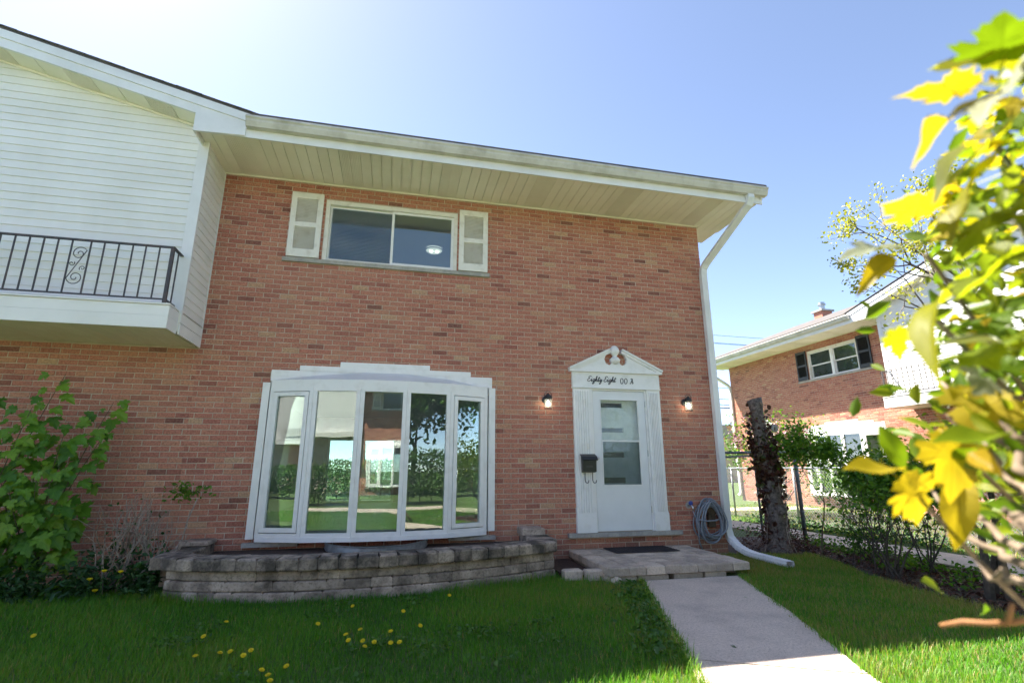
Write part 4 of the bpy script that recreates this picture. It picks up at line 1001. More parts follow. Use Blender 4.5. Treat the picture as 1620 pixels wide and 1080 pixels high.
q.build('stem', 'stem', t, smooth=True)
cnt = 0
for pts in stems:
    for i in range(14, 200):
        if i > 14+27: break
        u = (i-14)/27; u = .14+.86*u**.85
        k = u*7; a = pts[min(6, int(k))]; b = pts[min(7, int(k)+1)]; p = a.lerp(b, k-int(k))
        ang = i*2.4+pts[0].x*9; out = Vector((math.cos(ang), math.sin(ang)*.55-.35, .1))
        ln = (.09+.19*(1-u)**.7)*rl.uniform(.6, 1.25)
        pp = p+out.normalized()*ln+Vector((0, 0, rl.uniform(-.05, .08)))
        if pp.y > -.04: pp.y = -.05-rl.random()*.1
        put_leaf(t, rl.choice(LM['leaf_shrub']), pp, Vector((out.x*.9, -.35, -.55+rl.gauss(0, .22))), Vector((rl.gauss(0, .25), -.9+rl.gauss(0, .2), .75)), rl.choice((.07, .1, .13, .16, .19))*rl.uniform(.85, 1.1)*(1.0 if u < .9 else .7)); cnt += 1
t = thing('maple_sapling', 'loose pale-green sapling at the far left edge below the balcony', 'shrub', (-4.2, -.6, 0))
q = MB(); stems = []
for (tx, tz, ty) in ((-3.62, 2.30, -.5), (-3.75, 1.9, -.7), (-4.3, 2.2, -.6)):
    pts = [Vector((-4.1+(tx+4.1)*(i/7)**1.2, -.6+(ty+.6)*i/7, tz*(i/7)**.85)) for i in range(8)]; stems.append(pts); q.tube(pts, [.010*(1-.75*i/7) for i in range(8)], 6)
q.build('stem', 'stem', t, smooth=True)
for pts in stems:
    for i in range(22):
        u = .45+.55*i/21; k = u*7; p = pts[min(6, int(k))].lerp(pts[min(7, int(k)+1)], k-int(k)); ang = i*2.4; out = Vector((math.cos(ang), math.sin(ang)*.6-.3, .1))
        put_leaf(t, rl.choice(LM['leaf_shrub']), p+out.normalized()*rl.uniform(.04, .15), Vector((out.x, -.3, -.4)), Vector((rl.gauss(0, .3), -.9, .7)), rl.uniform(.09, .15))
t = thing('dead_shrub', 'bare grey-brown twiggy shrub between the maple sapling and the retaining wall', 'shrub', (-2.5, -.4, 0))
q = MB(); tips = []
for k in range(26):
    branchy(q, (-2.74+rl.gauss(0, .18), -.55+rl.gauss(0, .08), 0), (rl.gauss(.25, .45), rl.gauss(-.05, .15), 1), rl.uniform(.30, .48), .013, 2, rl, tips, .36, .25, 4, .7, (2, 3), 4)
q.build('twigs', 'twig', t, kind='stuff', recalc=False)
q = MB()
for pts in (((-2.55, -.6, .02), (-2.47, -.62, .25), (-2.42, -.6, .42), (-2.55, -.58, .55), (-2.75, -.6, .64), (-2.95, -.6, .66)), ((-2.3, -.55, .0), (-2.22, -.5, .35), (-2.2, -.42, .7), (-2.14, -.4, .92)), ((-2.35, -.7, .02), (-2.25, -.66, .3), (-2.18, -.6, .5))):
    q.tube(pts, [.011, .01, .009, .008, .007, .006][:len(pts)], 6)
q.build('branch', 'twig', t, smooth=True)
P = np.array([(-2.27, -.3, 1.0)])+rng.normal(size=(130, 3))*[.12, .05, .055]
cards('leaf_tuft', P, (0, -.6, .6), .055, 'leaf_green', t, 'stuff')
P = np.stack([rng.normal(-2.76, .2, 420), rng.normal(-.42, .12, 420), np.abs(rng.normal(.05, .30, 420))+.03], 1); P[:, 1] = np.minimum(P[:, 1], -.05); cards('leaf_tuft', P, (0, -.5, .7), .05, 'leaf_weed', t, 'stuff')
wd = 0
for (x, y, sx, sz, n, lab) in ((-3.5, -.75, .30, .16, 420, 'dark green weed clump under the maple sapling at the far left'), (-2.95, -.72, .22, .17, 380, 'dark green weed clump at the foot of the maple sapling stems'), (-2.5, -.62, .2, .14, 360, 'low weed clump under the bare twiggy shrub'), (-2.28, -.80, .12, .16, 300, 'weed clump touching the left end of the retaining wall')):
    t = thing('weed_clump', lab, 'weeds', (x, y, 0), 'weeds along the wall foot')
    P = np.stack([rng.normal(x, sx*.55, n), rng.normal(y, .12, n), np.abs(rng.normal(0, sz, n))+.02], 1); P[:, 1] = np.minimum(P[:, 1], -.06)
    cards('leaves', P, (0, -.4, .9), .075, 'leaf_weed', t, 'stuff', .45)
t = thing('burdock_plant', 'broad-leaved weed leaning on the left end of the retaining wall', 'weed', (-2.42, -.95, 0))
for (dx, dz, s) in ((0, .26, .28), (-.16, .16, .2), (.05, .1, .18), (-.3, .12, .16)):
    o = put_leaf(t, bpy.data.meshes.new_from_object(o) if False else LO['leaf_front'][0], (-2.5+dx, -.85, dz), (.5, -.5, .35), (-.2, -.6, .8), s)
M['leaf_burdock'] = mat_leaf('burdock_leaf', [(0, (.03, .09, .03)), (1, (.05, .12, .035))], .25)
for c in t.children:
    c.data = c.data.copy(); c.data.materials.clear(); c.data.materials.append(M['leaf_burdock'])

# ------------------------------------------------------------------ dandelions
def dandelion(px, py, lab, grp='dandelions in the lawn', h=None, s=1.):
    h = h or rnd(.05, .09)
    d = ray(px, py); k = (h-CAMZ)/d.z; p = CAM+d*k; x, y = p.x, p.y
    t = thing('dandelion', lab, 'dandelion', (x, y, 0), grp)
    q = MB(); q.tube([(x+rnd(-.02, .02), y, 0), (x, y+.003, h*.6), (x, y, h)], .0022, 5); q.build('stalk', 'clover', t)
    q = MB(); ax = Vector((rnd(-.3, .3), rnd(-.7, -.1), 1)).normalized(); u = ax.orthogonal().normalized(); v = ax.cross(u); c = Vector((x, y, h))
    for ring, (r0, el_, n) in enumerate(((.0165, .15, 15), (.0135, .5, 12), (.008, 1.0, 8))):
        for i in range(n):
            a = 2*math.pi*(i+.5*ring)/n; e = u*math.cos(a)+v*math.sin(a); f_ = ax.cross(e); tip = c+(e*math.cos(el_)+ax*math.sin(el_))*r0*s
            q.add([c+f_*.001, tip+f_*.0032, tip+e*.002, tip-f_*.0032, c-f_*.001], [(0, 1, 2, 3, 4)], random.random())
    q.build('flower_head', 'dandelion', t, recalc=False)
for (px, py, lab) in ((53, 1005, 'lone dandelion in the lawn at the lower left corner of the photo'), (322, 1006, 'large open dandelion in the left part of the lawn, below the wall end'), (358, 983, 'small dandelion above the large one in the left lawn'), (309, 1037, 'dandelion low in the left lawn, alone below the large one')): dandelion(px, py, lab)
for (px, py, w_) in ((348, 1032, 'leftmost'), (364, 1030, 'second from left'), (385, 1036, 'third from left'), (397, 1028, 'rightmost')): dandelion(px, py, w_+' of the row of four dandelions at the left bottom of the lawn', 'row of dandelions at left')
for (px, py, w_) in ((414, 1059, 'topmost'), (424, 1067, 'middle one'), (427, 1076, 'lowest')): dandelion(px, py, w_+' of the three clustered dandelions at the bottom edge of the lawn', 'dandelions at the bottom edge')
for (px, py, lab) in ((453, 1053, 'dandelion alone near the bottom edge, right of the bottom cluster'), (503, 986, 'dandelion in the lawn below the middle of the retaining wall'), (558, 958, 'dandelion close to the foot of the retaining wall, left of the centre'), (711, 941, 'dandelion at the foot of the retaining wall, right part'), (638, 966, 'dandelion in the lawn below the right half of the wall'), (665, 989, 'rightmost dandelion of the lawn, away from the centre patch')): dandelion(px, py, lab)
for (px, py, w_) in ((570, 995, 'topmost on the left'), (547, 1003, 'leftmost'), (551, 1012, 'large one just below the leftmost'), (574, 1013, 'large one in the middle'), (592, 1015, 'single one right of the middle'), (618, 998, 'topmost on the right'), (632, 1015, 'rightmost'), (618, 1016, 'small one beside the rightmost'), (577, 1022, 'lowest')): dandelion(px, py, w_+' of the dandelion patch in the middle of the lawn', 'dandelion patch mid lawn')
for (px, py, lab) in ((142, 916, 'largest'), (150, 934, 'lowest'), (191, 904, 'rightmost'), (165, 903, 'topmost, between the others,')):
    d = ray(px, py); yy = -.95; p = atY(px, py, yy)
    t = thing('dandelion', lab+' of the tall dandelions in the weeds left of the retaining wall', 'dandelion', (p.x, yy, 0), 'dandelions in the weeds')
    q = MB(); q.tube([(p.x+.02, yy+.01, 0), (p.x-.01, yy, p.z*.6), (p.x, yy, p.z)], .003, 5); q.build('stalk', 'clover', t)
    q = MB(); q.lathe([(.004, -.012), (.02, .0), (.026, .008), (.016, .014), (.003, .016)], (p.x, yy, p.z), 12); q.build('flower_head', 'dandelion', t)

# ------------------------------------------------------------------ dead trunk with vine, fences
t = thing('tree_stump', 'tall bare dead trunk with dark red vine beside the downspout', 'tree trunk', (5.83, .08, 0))
rt_ = random.Random(4); n = 14; H = 26; V = []
def trunk_c(u): return Vector((5.85-.02*u+.05*math.sin(u*5), .08, 2.33*u))
for i in range(H+1):
    u = i/H; r = .145*(1-.25*u)+.10*max(0, 1-u*7)**2+.05*max(0, (u-.93)/.07)*.6
    if .66 < u < .78: r *= .80
    if u > .78: r *= .86
    for k in range(n):
        a = 2*math.pi*k/n; rr_ = r*(1+.10*math.sin(3*a+u*6)+rt_.uniform(-.11, .11)+.12*math.sin(u*19+a*1.0)*math.sin(u*7)); c = trunk_c(u); V.append(c+Vector((math.cos(a)*rr_, math.sin(a)*rr_, rt_.uniform(-.07, .05) if i == H else 0)))
q = MB(); q.add(V, [(i*n+k, i*n+(k+1) % n, (i+1)*n+(k+1) % n, (i+1)*n+k) for i in range(H) for k in range(n)]+[tuple(range(H*n, H*n+n))]); tr = q.build('trunk', 'bark', t, smooth=True)
q = MB(); q.lathe([(.055, -.17), (.06, -.20), (.02, -.205)], (5.92, .08, 1.86), 10, 'y'); q.build('cut_knot', 'stone', t)
q = MB(); q.lathe([(.075, -.12), (.07, -.22), (.03, -.23)], (5.86, .08, .62), 10, 'y'); q.build('branch_stub', 'bark', t)
P = []
for i in range(760):
    u = np.clip(rng.normal(.62, .13), .25, .98) if i < 620 else (rng.normal(.98, .02) if i < 590 else rng.uniform(.05, .6)); a = rng.uniform(-math.pi, math.pi) if i < 560 else rng.choice([rng.normal(0, .5), rng.normal(math.pi, .5)])
    c = trunk_c(u); r = .15+abs(rng.normal(0, .035)); P.append((c.x+math.cos(a)*r, c.y+math.sin(a)*r, c.z))
cards('vine_leaves', P, (0, -.6, .3), .085, 'leaf_red', t, 'stuff', .8)
q = MB()
for k in range(14):
    a0 = rt_.uniform(0, 6.28); pts = []
    for i in range(12):
        u = i/11*rt_.uniform(.6, .9); c = trunk_c(u); a = a0+u*rt_.uniform(-1.5, 1.5); r = .18*(1-.2*u)+.10*max(0, 1-u*7)**2; pts.append(c+Vector((math.cos(a)*r, math.sin(a)*r, 0)))
    q.tube(pts, .006, 4)
q.build('vine_stems', 'twig', t, kind='stuff', recalc=False)
t = thing('dead_vine', 'heap of dry reddish vine around the foot of the dead trunk', 'vine', (5.9, .1, 0))
P = np.stack([rng.normal(5.95, .24, 700), rng.normal(.12, .18, 700), np.abs(rng.normal(0, .20, 700))], 1)
M['vine_dry'] = mat_leaf('dry_vine', [(0, (.05, .022, .018)), (.6, (.10, .038, .03)), (1, (.16, .08, .055))], .15, attr=True)
cards('dry_leaves', P, (0, -.3, .7), .07, 'vine_dry', t, 'stuff', .25)

def chain_link(root, a, b, z0, z1, step=.055, r=.0016):
    a = Vector(a); b = Vector(b); L = (b-a).length; d = (b-a)/L; q = MB(); nc = int(L/step); nr = int((z1-z0)/step)
    for i in range(-nr, nc):
        for sgn in (1, -1):
            pts = []
            s0 = i*step if sgn > 0 else (i+nr)*step
            A = (s0, z0); B = (s0+sgn*nr*step, z1)
            # clip
            (xa, za), (xb, zb) = A, B
            if xa > xb: xa, za, xb, zb = xb, zb, xa, za
            if xb < 0 or xa > L: continue
            def lz(x): return za+(zb-za)*(x-xa)/(xb-xa)
            p, q_ = max(xa, 0), min(xb, L); y_ = .004*sgn
            if q_-p < .01: continue
            q.tube([a+d*p+Vector((0, y_, lz(p))), a+d*q_+Vector((0, y_, lz(q_)))], r, 3)
    return q.build('wire_mesh', 'galv', root, kind='stuff', recalc=False)
t = thing('chain_link_fence', 'chain-link fence panel with two steel pipe posts behind the dead trunk', 'fence', (6.1, 1.0, 0))
A, B = (5.06, 1.15, 0), (7.02, .78, 0)
for p, h, r in ((A, 1.5, .024), (B, 1.62, .034), ((6.3, .93, 0), 1.5, .02)):
    q = MB(); q.tube([(p[0], p[1], 0), (p[0], p[1], h)], r, 10); q.lathe([(r*1.15, h), (r*1.2, h+.02), (r*.5, h+.045)], (p[0], p[1], 0), 10)
    q.lathe([(r*1.25, h*.30), (r*1.25, h*.30+.03)], (p[0], p[1], 0), 10); q.lathe([(r*1.25, h*.62), (r*1.25, h*.62+.03)], (p[0], p[1], 0), 10); q.build('post', 'galv_pole', t, smooth=True)
q = MB(); q.tube([(A[0], A[1]-.02, 1.50), (B[0], B[1], 1.52)], .022, 10); q.build('top_rail', 'galv_pole', t, smooth=True)
q = MB(); q.tube([(A[0], A[1]-.01, 1.40), (6.35, .91, 1.46)], .016, 8); q.build('tie_rail', 'galv_pole', t, smooth=True)
chain_link(t, A, B, .04, 1.48)
t = thing('chain_link_fence', 'long lower chain-link fence along the path in front of the right house', 'fence', (9.0, 0, 0))
for y in np.arange(-8, 6, 2.2):
    q = MB(); q.tube([(8.9, y, 0), (8.9, y, 1.25)], .024, 8); q.build('post', 'galv', t, smooth=True)
q = MB(); q.tube([(8.9, -8, 1.24), (8.9, 5.8, 1.24)], .018, 8); q.build('top_rail', 'galv', t, smooth=True)
chain_link(t, (8.9, -5, 0), (8.9, 5.8, 0), .04, 1.22, .07, .0018)

# ------------------------------------------------------------------ shrubs of the hedge line on the right
rs = random.Random(9)
def shrub(name, lab, cat, x, y, h, nst, spread, mat, n, leaf, bark='darkbark', r=.014, depth=3, L=None, grp='shrubs of the hedge on the right', kids=(2, 3), zmin=.15, jit=.12, lean=(0, 0), upb=.25):
    t = thing(name, lab, cat, (x, y, 0), grp); q = MB(); tips = []
    for k in range(nst):
        branchy(q, (x+rs.gauss(0, .07), y+rs.gauss(0, .07), 0), (lean[0]+rs.gauss(0, spread), lean[1]+rs.gauss(0, spread), 1), L or h*.42, r, depth, rs, tips, .5, upb, 4, .68, kids, 6)
    q.build('stems', bark, t, recalc=False)
    T = np.array([tuple(p) for p, d in tips]); 
    if n:
        P = T[rng.integers(0, len(T), n)]+rng.normal(size=(n, 3))*jit; P = P[P[:, 2] > zmin]
        cards('leaves', P, (0, -.2, .8), leaf, mat, t, 'stuff', .55)
    return t
shrub('sapling', 'slender bright-green sapling right of the fence post', 'sapling', 6.25, -.45, 1.75, 1, .03, 'leaf_green', 1300, .075, 'stem', .014, 3, .75, jit=.10, zmin=.5)
shrub('bush', 'leafy green bush behind the slender sapling', 'bush', 6.55, -.95, 1.3, 7, .3, 'leaf_green', 2600, .085, r=.010, jit=.13)
shrub('bush', 'open twiggy bush with black stems growing in the soil bed', 'bush', 5.72, -1.95, 1.05, 9, .30, 'leaf_green', 500, .055, r=.013, depth=3, jit=.10, zmin=.45)
shrub('bush', 'thick-stemmed dark bush at the right edge of the soil bed', 'bush', 5.85, -2.95, 1.45, 3, .22, 'leaf_lush', 700, .07, r=.045, depth=4, jit=.16, zmin=.55)
shrub('bush', 'bushy green shrub behind the black-stemmed bush', 'bush', 6.45, -1.75, 1.3, 6, .3, 'leaf_green', 2400, .085, r=.011, jit=.15)
shrub('bush', 'lime-green leafy shrub behind the yellow foreground leaves', 'bush', 6.3, -4.3, 2.0, 7, .3, 'leaf_lush', 2000, .085, r=.018, depth=3, jit=.22)
shrub('bush', 'low dark shrub spreading at the edge of the lawn', 'bush', 6.15, -1.2, .5, 6, .5, 'leaf_hedge', 500, .05, r=.007, depth=2, jit=.1, zmin=.02)
n = 5200; y = rng.uniform(-4.8, 1.2, n); xl = np.interp(y, [-5.2, -3.4, -2.4, -1.7, -1.0, -.3, 1.3], [5.1, 5.35, 5.45, 5.62, 5.98, 6.15, 6.6]); x = xl+(6.95-xl)*rng.random(n)
o = cards('leaf_litter', np.stack([x, y, rng.uniform(.015, .045, n)], 1), (0, 0, 2.5), .05, 'vine_dry', None, 'stuff', .55)
n = 2600; y = rng.normal(-1.2, 1.5, n); xl = np.interp(y, [-5.2, -3.4, -2.4, -1.7, -1.0, -.3, 1.3], [5.1, 5.35, 5.45, 5.62, 5.98, 6.15, 6.6]); x = xl+.25+(6.9-xl)*rng.random(n)**.8; k_ = (np.sin(x*5.1+y*3.7)+np.sin(y*7.3-x*2)) > -.3
o = cards('ground_cover', np.stack([x, y, np.abs(rng.normal(0, .07, n))+.02], 1)[k_], (0, -.2, 1.2), .055, 'leaf_green', None, 'stuff', .6)
# lilac and border plants before the right house
t = shrub('lilac_bush', 'lilac bush with pale pink blossom by the door of the right house', 'bush', 10.2, 5.2, 2.3, 9, .34, 'leaf_green', 4200, .09, r=.016, jit=.25, grp='garden shrubs of the right house')
P = np.array([9.75, 4.75, 1.95])+rng.normal(size=(60, 3))*[.35, .65, .25]; PP = np.concatenate([p+rng.normal(size=(24, 3))*[.05, .05, .09] for p in P]); cards('blossom', PP, (-.5, -.3, .6), .065, 'lilac', t, 'stuff', .9)
shrub('bush', 'pale dry shrub before the bow window of the right house', 'bush', 11.6, 3.4, 1.5, 7, .35, 'bud', 500, .04, 'twig', .01, jit=.14, grp='garden shrubs of the right house')
shrub('bush', 'green shrub along the low fence before the right house', 'bush', 9.6, 2.4, 1.1, 7, .35, 'leaf_green', 1600, .06, r=.01, jit=.16, grp='garden shrubs of the right house')
shrub('bush', 'rounded green shrub under the balcony of the right house', 'bush', 11.8, -.6, 1.4, 7, .35, 'leaf_lush', 2200, .07, r=.012, jit=.2, grp='garden shrubs of the right house')
shrub('bush', 'low yellowish shrub behind the path on the right', 'bush', 9.8, -1.8, .9, 7, .4, 'leaf_lush', 1400, .06, r=.01, jit=.18, grp='garden shrubs of the right house')
t = thing('ground_ivy', 'low ivy patch at the foot of the fence beside the path', 'ivy', (8.5, 2.2, 0)); P = np.stack([rng.normal(8.6, .25, 1300), rng.uniform(-.5, 4.2, 1300), np.abs(rng.normal(0, .10, 1300))], 1); cards('leaves', P, (0, -.2, .9), .06, 'leaf_weed', t, 'stuff', .8)
# spring tree with yellow-green buds
t = thing('spring_tree', 'young tree with yellow-green buds rising behind the foreground leaves', 'tree', (7.0, -2.6, 0))
q = MB(); tips = []
q.tube([(7.0, -2.6, 0), (7.05, -2.55, 1.2), (7.1, -2.5, 2.4), (7.2, -2.4, 3.6)], [.09, .075, .06, .045], 9)
for (p, d) in (((7.12, -2.5, 2.7), (-.9, .3, .5)), ((7.15, -2.45, 3.1), (-.8, -.1, .7)), ((7.2, -2.4, 3.5), (-.6, .6, .6)), ((7.2, -2.4, 3.6), (-.7, .2, .9)), ((7.2, -2.4, 3.6), (-.2, .2, 1)), ((7.2, -2.4, 3.6), (.5, .2, .8)), ((7.2, -2.4, 3.4), (.2, -.7, .7))):
    branchy(q, p, d, .72, .024, 3, rs, tips, .42, .06, 4, .72, (2, 3), 6)
q.build('branches', 'bark', t, recalc=False)
T = np.array([tuple(p) for p, d in tips]); P = T[rng.integers(0, len(T), 2600)]+rng.normal(size=(2600, 3))*.06; cards('buds', P, (0, 0, .6), .045, 'bud', t, 'stuff', .7)

# ------------------------------------------------------------------ foreground bush beside the camera
t = thing('foreground_bush', 'blurred sunlit bush with yellow and lime maple leaves close to the camera at the right', 'bush', (2.35, -6.25, 0))
rf_ = random.Random(31)
LEFT = [(40, 1610), (70, 1560), (120, 1530), (170, 1505), (230, 1490), (280, 1465), (330, 1455), (390, 1500), (450, 1500), (520, 1480), (580, 1500), (640, 1470), (680, 1440), (740, 1445), (790, 1560), (840, 1625)]
def left_at(py):
    for (a, xa), (b, xb) in zip(LEFT, LEFT[1:]):
        if a <= py <= b: return xa+(xb-xa)*(py-a)/(b-a)
    return 1625
big = []
base = Vector((2.35, -6.25, .0))
nl = 0
while nl < 195:
    py = rf_.uniform(45, 830); lx = left_at(py)+30; px = lx+abs(rf_.gauss(0, 130)); dist = rf_.uniform(1.0, 1.9)
    if px > 1900: continue
    p = at(px, py, dist); out = (p-Vector((1.9, -5.4, p.z-.2))).normalized()
    kind = rf_.random(); lib = LM if rf_.random() < .62 and py < 640 else LO
    key = 'leaf_front' if kind < .84 else ('leaf_yellow' if kind < .92 else 'leaf_pale')
    put_leaf(t, rf_.choice(lib[key]), p, out+Vector((rf_.gauss(-.2, .5), rf_.gauss(-.1, .5), rf_.gauss(-.35, .4))), Vector((.1+rf_.gauss(0, .4), .1+rf_.gauss(0, .4), 1.)) if py < 470 else Vector((-.45+rf_.gauss(0, .4), -.35+rf_.gauss(0, .4), .55+rf_.gauss(0, .4))), rf_.uniform(.05, .098)*(1. if lib is LM else .95)); nl += 1
    big.append(p)
# leaves that stand out from the mass
hero = [(1535, 140, 1.0, 'leaf_yellow', LM, (-.8, .55, .25), (-.1, -.1, 1), .088), (1500, 190, 1.0, 'leaf_yellow', LO, (-.9, .1, -.75), (.3, .5, 1), .13), (1530, 235, 1.05, 'leaf_pale', LO, (-.8, .1, -.75), (.2, .4, 1), .14),
        (1405, 395, 1.15, 'leaf_pale', LM, (-.9, .1, .12), (-.1, -.5, 1), .085), (1412, 405, 1.14, 'leaf_yellow', LO, (-.75, 0, -.5), (.3, -.6, .8), .09), (1480, 330, 1.1, 'leaf_yellow', LM, (-.9, .1, .1), (0, .2, 1), .10),
        (1500, 465, 1.0, 'leaf_front', LO, (-.85, 0, -.62), (-.5, .28, .62), .15), (1415, 522, 1.05, 'leaf_front', LM, (.2, .1, -.6), (-.3, -.7, .5), .055), (1620, 120, 1.0, 'leaf_pale', LM, (-.8, .1, -.3), (-.3, .1, 1), .11), (1590, 90, 1.0, 'leaf_front', LM, (.6, .2, .5), (-.3, -.4, 1), .14),
        (1430, 745, 1.1, 'leaf_front', LO, (-1, 0, .15), (.0, -.3, 1), .12), (1425, 760, 1.1, 'leaf_yellow', LM, (.35, -.1, -.6), (-.4, -.8, .5), .085), (1430, 740, 1.1, 'leaf_front', LO, (-.35, 0, .8), (-.5, -.5, .5), .08), (1500, 690, 1.15, 'leaf_yellow', LM, (-.1, -.1, -1), (-.2, -1, .1), .11), (1600, 420, 1.05, 'leaf_front', LM, (-.6, .1, -.1), (0, .1, 1), .11), (1590, 545, 1.05, 'leaf_pale', LO, (-.9, .1, .1), (0, -.4, 1), .13), (1600, 690, 1.05, 'leaf_front', LO, (-1, .2, .05), (0, -.3, 1), .12),
        (1570, 230, 1.1, 'leaf_front', LM, (-.8, .1, -.5), (-.1, .3, 1), .13), (1545, 290, 1.15, 'leaf_front', LM, (-.85, .1, -.6), (0, .3, 1), .13), (1590, 330, 1.1, 'leaf_front', LM, (-.7, .1, -.5), (-.2, .1, 1), .12), (1560, 620, 1.2, 'leaf_yellow', LM, (-.6, 0, -.7), (-.5, -.5, .7), .10), (1520, 745, 1.2, 'leaf_yellow', LO, (-.3, 0, -.9), (-.6, -.6, .4), .13)]
for (px, py, di, key, lib, tip, nor, s) in hero:
    p = at(px, py, di); put_leaf(t, lib[key][rf_.randint(0, 2)], p, tip, nor, s); big.append(p)
q = MB(); tan = MB()
for (px, py, di, m_) in ((1470, 395, 1.12, q), (1620, 120, 1.2, q), (1580, 210, 1.25, q), (1500, 500, 1.1, q), (1440, 765, 1.12, tan), (1530, 720, 1.2, tan), (1600, 640, 1.3, tan), (1560, 590, 1.3, tan), (1640, 480, 1.4, tan), (1600, 330, 1.4, q), (1500, 640, 1.2, tan)):
    tip = at(px, py, di); b = base+Vector((rf_.gauss(0, .12), rf_.gauss(0, .12), 0)); mid = b.lerp(tip, .55)+Vector((.22, .1, -.12)); pts = []
    for i in range(10):
        u = i/9; pts.append(b*(1-u)**2+mid*2*u*(1-u)+tip*u*u+Vector((rf_.gauss(0, .008), rf_.gauss(0, .008), rf_.gauss(0, .008))))
    m_.tube(pts, [.013*(1-.72*i/9) for i in range(10)], 7)
q.build('branches', 'stem', t, smooth=True)
for (a, b, r) in (((1640, 905, 1.2), (1500, 835, 1.35), .011), ((1660, 890, 1.15), (1470, 770, 1.4), .010), ((1640, 930, 1.1), (1560, 890, 1.2), .010), ((1640, 700, 1.2), (1480, 600, 1.35), .010), ((1640, 760, 1.1), (1520, 640, 1.3), .012), ((1635, 840, 1.05), (1580, 800, 1.1), .012), ((1650, 800, 1.1), (1550, 700, 1.2), .009)):
    A, B = at(*a), at(*b); pts = [A.lerp(B, i/7)+Vector((rf_.gauss(0, .006), rf_.gauss(0, .006), rf_.gauss(0, .008))) for i in range(8)]
    tan.tube(pts, [r*.72*(1-.5*i/7) for i in range(8)], 7)
tan.build('branches', 'tan_twig', t, smooth=True)
q = MB(); A, B = at(1488, 989, 1.15), at(1598, 984, 1.12)
q.tube([A, A.lerp(B, .35)+Vector((0, 0, .004)), A.lerp(B, .7), B, B+Vector((.06, .02, -.006)), B+Vector((.4, .1, -.05))], [.0034, .004, .0037, .0047, .004, .005], 8); q.tube([B-rt*.004, B+up*.028+rt*.004], [.004, .003], 7); q.build('cut_branch', 'cutwood', t, smooth=True)
nb = 195; P = np.array([tuple(p) for p in big[:nb]])[rng.integers(0, nb, 800)]+np.abs(rng.normal(size=(800, 3)))*[.16, .12, -.10]+np.array([.07, .05, 0])
cards('small_leaves', P, (0, -.2, .7), .055, 'leaf_lush', t, 'stuff', .5)

# ------------------------------------------------------------------ far things in the gap, wires
t = thing('garage_building', 'flat tan building with brown roof band far behind the gap between the houses', 'building', (31, 36, 0))
q = MB(); q.box(25, 40, 35, 45, 0, 3.9); q.build('wall', 'tanwall', t)
q = MB(); q.box(24.8, 40.2, 34.8, 45.2, 3.9, 5.15); q.build('roof', 'tanroof', t)
t = thing('power_line', 'thin overhead power lines crossing the sky between the two houses', 'power line', (30, 30, 0))
for x in (12, 52):
    q = MB(); q.tube([(x, 30, 0), (x, 30, 12.8)], .14, 8); q.box(x-.06, x+.06, 28.9, 31.1, 12.2, 12.35); q.build('pole', 'wood', t)
for z, r, dy in ((12.42, .018, 0), (11.85, .018, .6), (11.57, .018, -.6), (7.84, .022, 0), (6.88, .03, 0), (6.45, .035, .2), (6.16, .05, 0)):
    q = MB(); q.tube([(12+40*i/12, 30+dy, z-.35*math.sin(math.pi*i/12)+.25) for i in range(13)], r, 5); q.build('wire', 'wire', t)
# trees and hedges around the yard behind the camera and behind the house
def crown_tree(x, y, h, r, n, lab, mat='leaf_hedge', leaf=.34, grp='trees beyond the yards'):
    t = thing('tree', lab, 'tree', (x, y, 0), grp); q = MB(); tips = []
    branchy(q, (x, y, 0), (0, 0, 1), h*.42, h*.028, 4, rs, tips, .55, .25, 4, .74, (2, 3), 7); q.build('trunk', 'bark', t, recalc=False)
    T = np.array([tuple(p) for p, d in tips]); P = T[rng.integers(0, len(T), n)]+rng.normal(size=(n, 3))*r; cards('crown', P, (0, 0, .7), leaf, mat, t, 'stuff', .6)
crown_tree(6.3, -17.0, 5.2, .85, 14000, 'leafy tree beside the opposite house, reflected in the bow window')
crown_tree(13.0, -15.5, 7, 1.0, 13000, 'tall tree beyond the lawn, reflected at the right of the bow window')
crown_tree(-1.5, 24, 8, .6, 6000, 'tree behind the brick house seen through its bow window', 'leaf_lush')
crown_tree(-7, 27, 9, .7, 6000, 'wide tree in the back yard seen through the bow window', 'leaf_green')
for (x0, x1, y0, y1, h, lab) in ((-19, -2.6, -12.6, -11.4, 1.35, 'clipped hedge across the lawn, reflected at the left of the bow window'), (2.4, 20, -12.8, -11.3, 1.9, 'tall hedge across the lawn, reflected at the right of the bow window'), (-6, 6, 16, 17, 1.6, 'hedge at the end of the back yard behind the house')):
    t = thing('hedge', lab, 'hedge', ((x0+x1)/2, (y0+y1)/2, 0), 'hedges around the yards'); n = int((x1-x0)*1500)
    P = np.stack([rng.uniform(x0, x1, n), rng.uniform(y0, y1, n), rng.uniform(.08, 1, n)**.8*h+rng.normal(0, .05, n)], 1); cards('leaves', P, (0, .2, .7), .10, 'leaf_hedge', t, 'stuff', .7)
    q = MB(); 
    for x in np.arange(x0+.2, x1, .45): q.tube([(x, (y0+y1)/2, 0), (x+rnd(-.1, .1), (y0+y1)/2+rnd(-.2, .2), h*.85)], .02, 5)
    q.build('stems', 'darkbark', t, recalc=False)

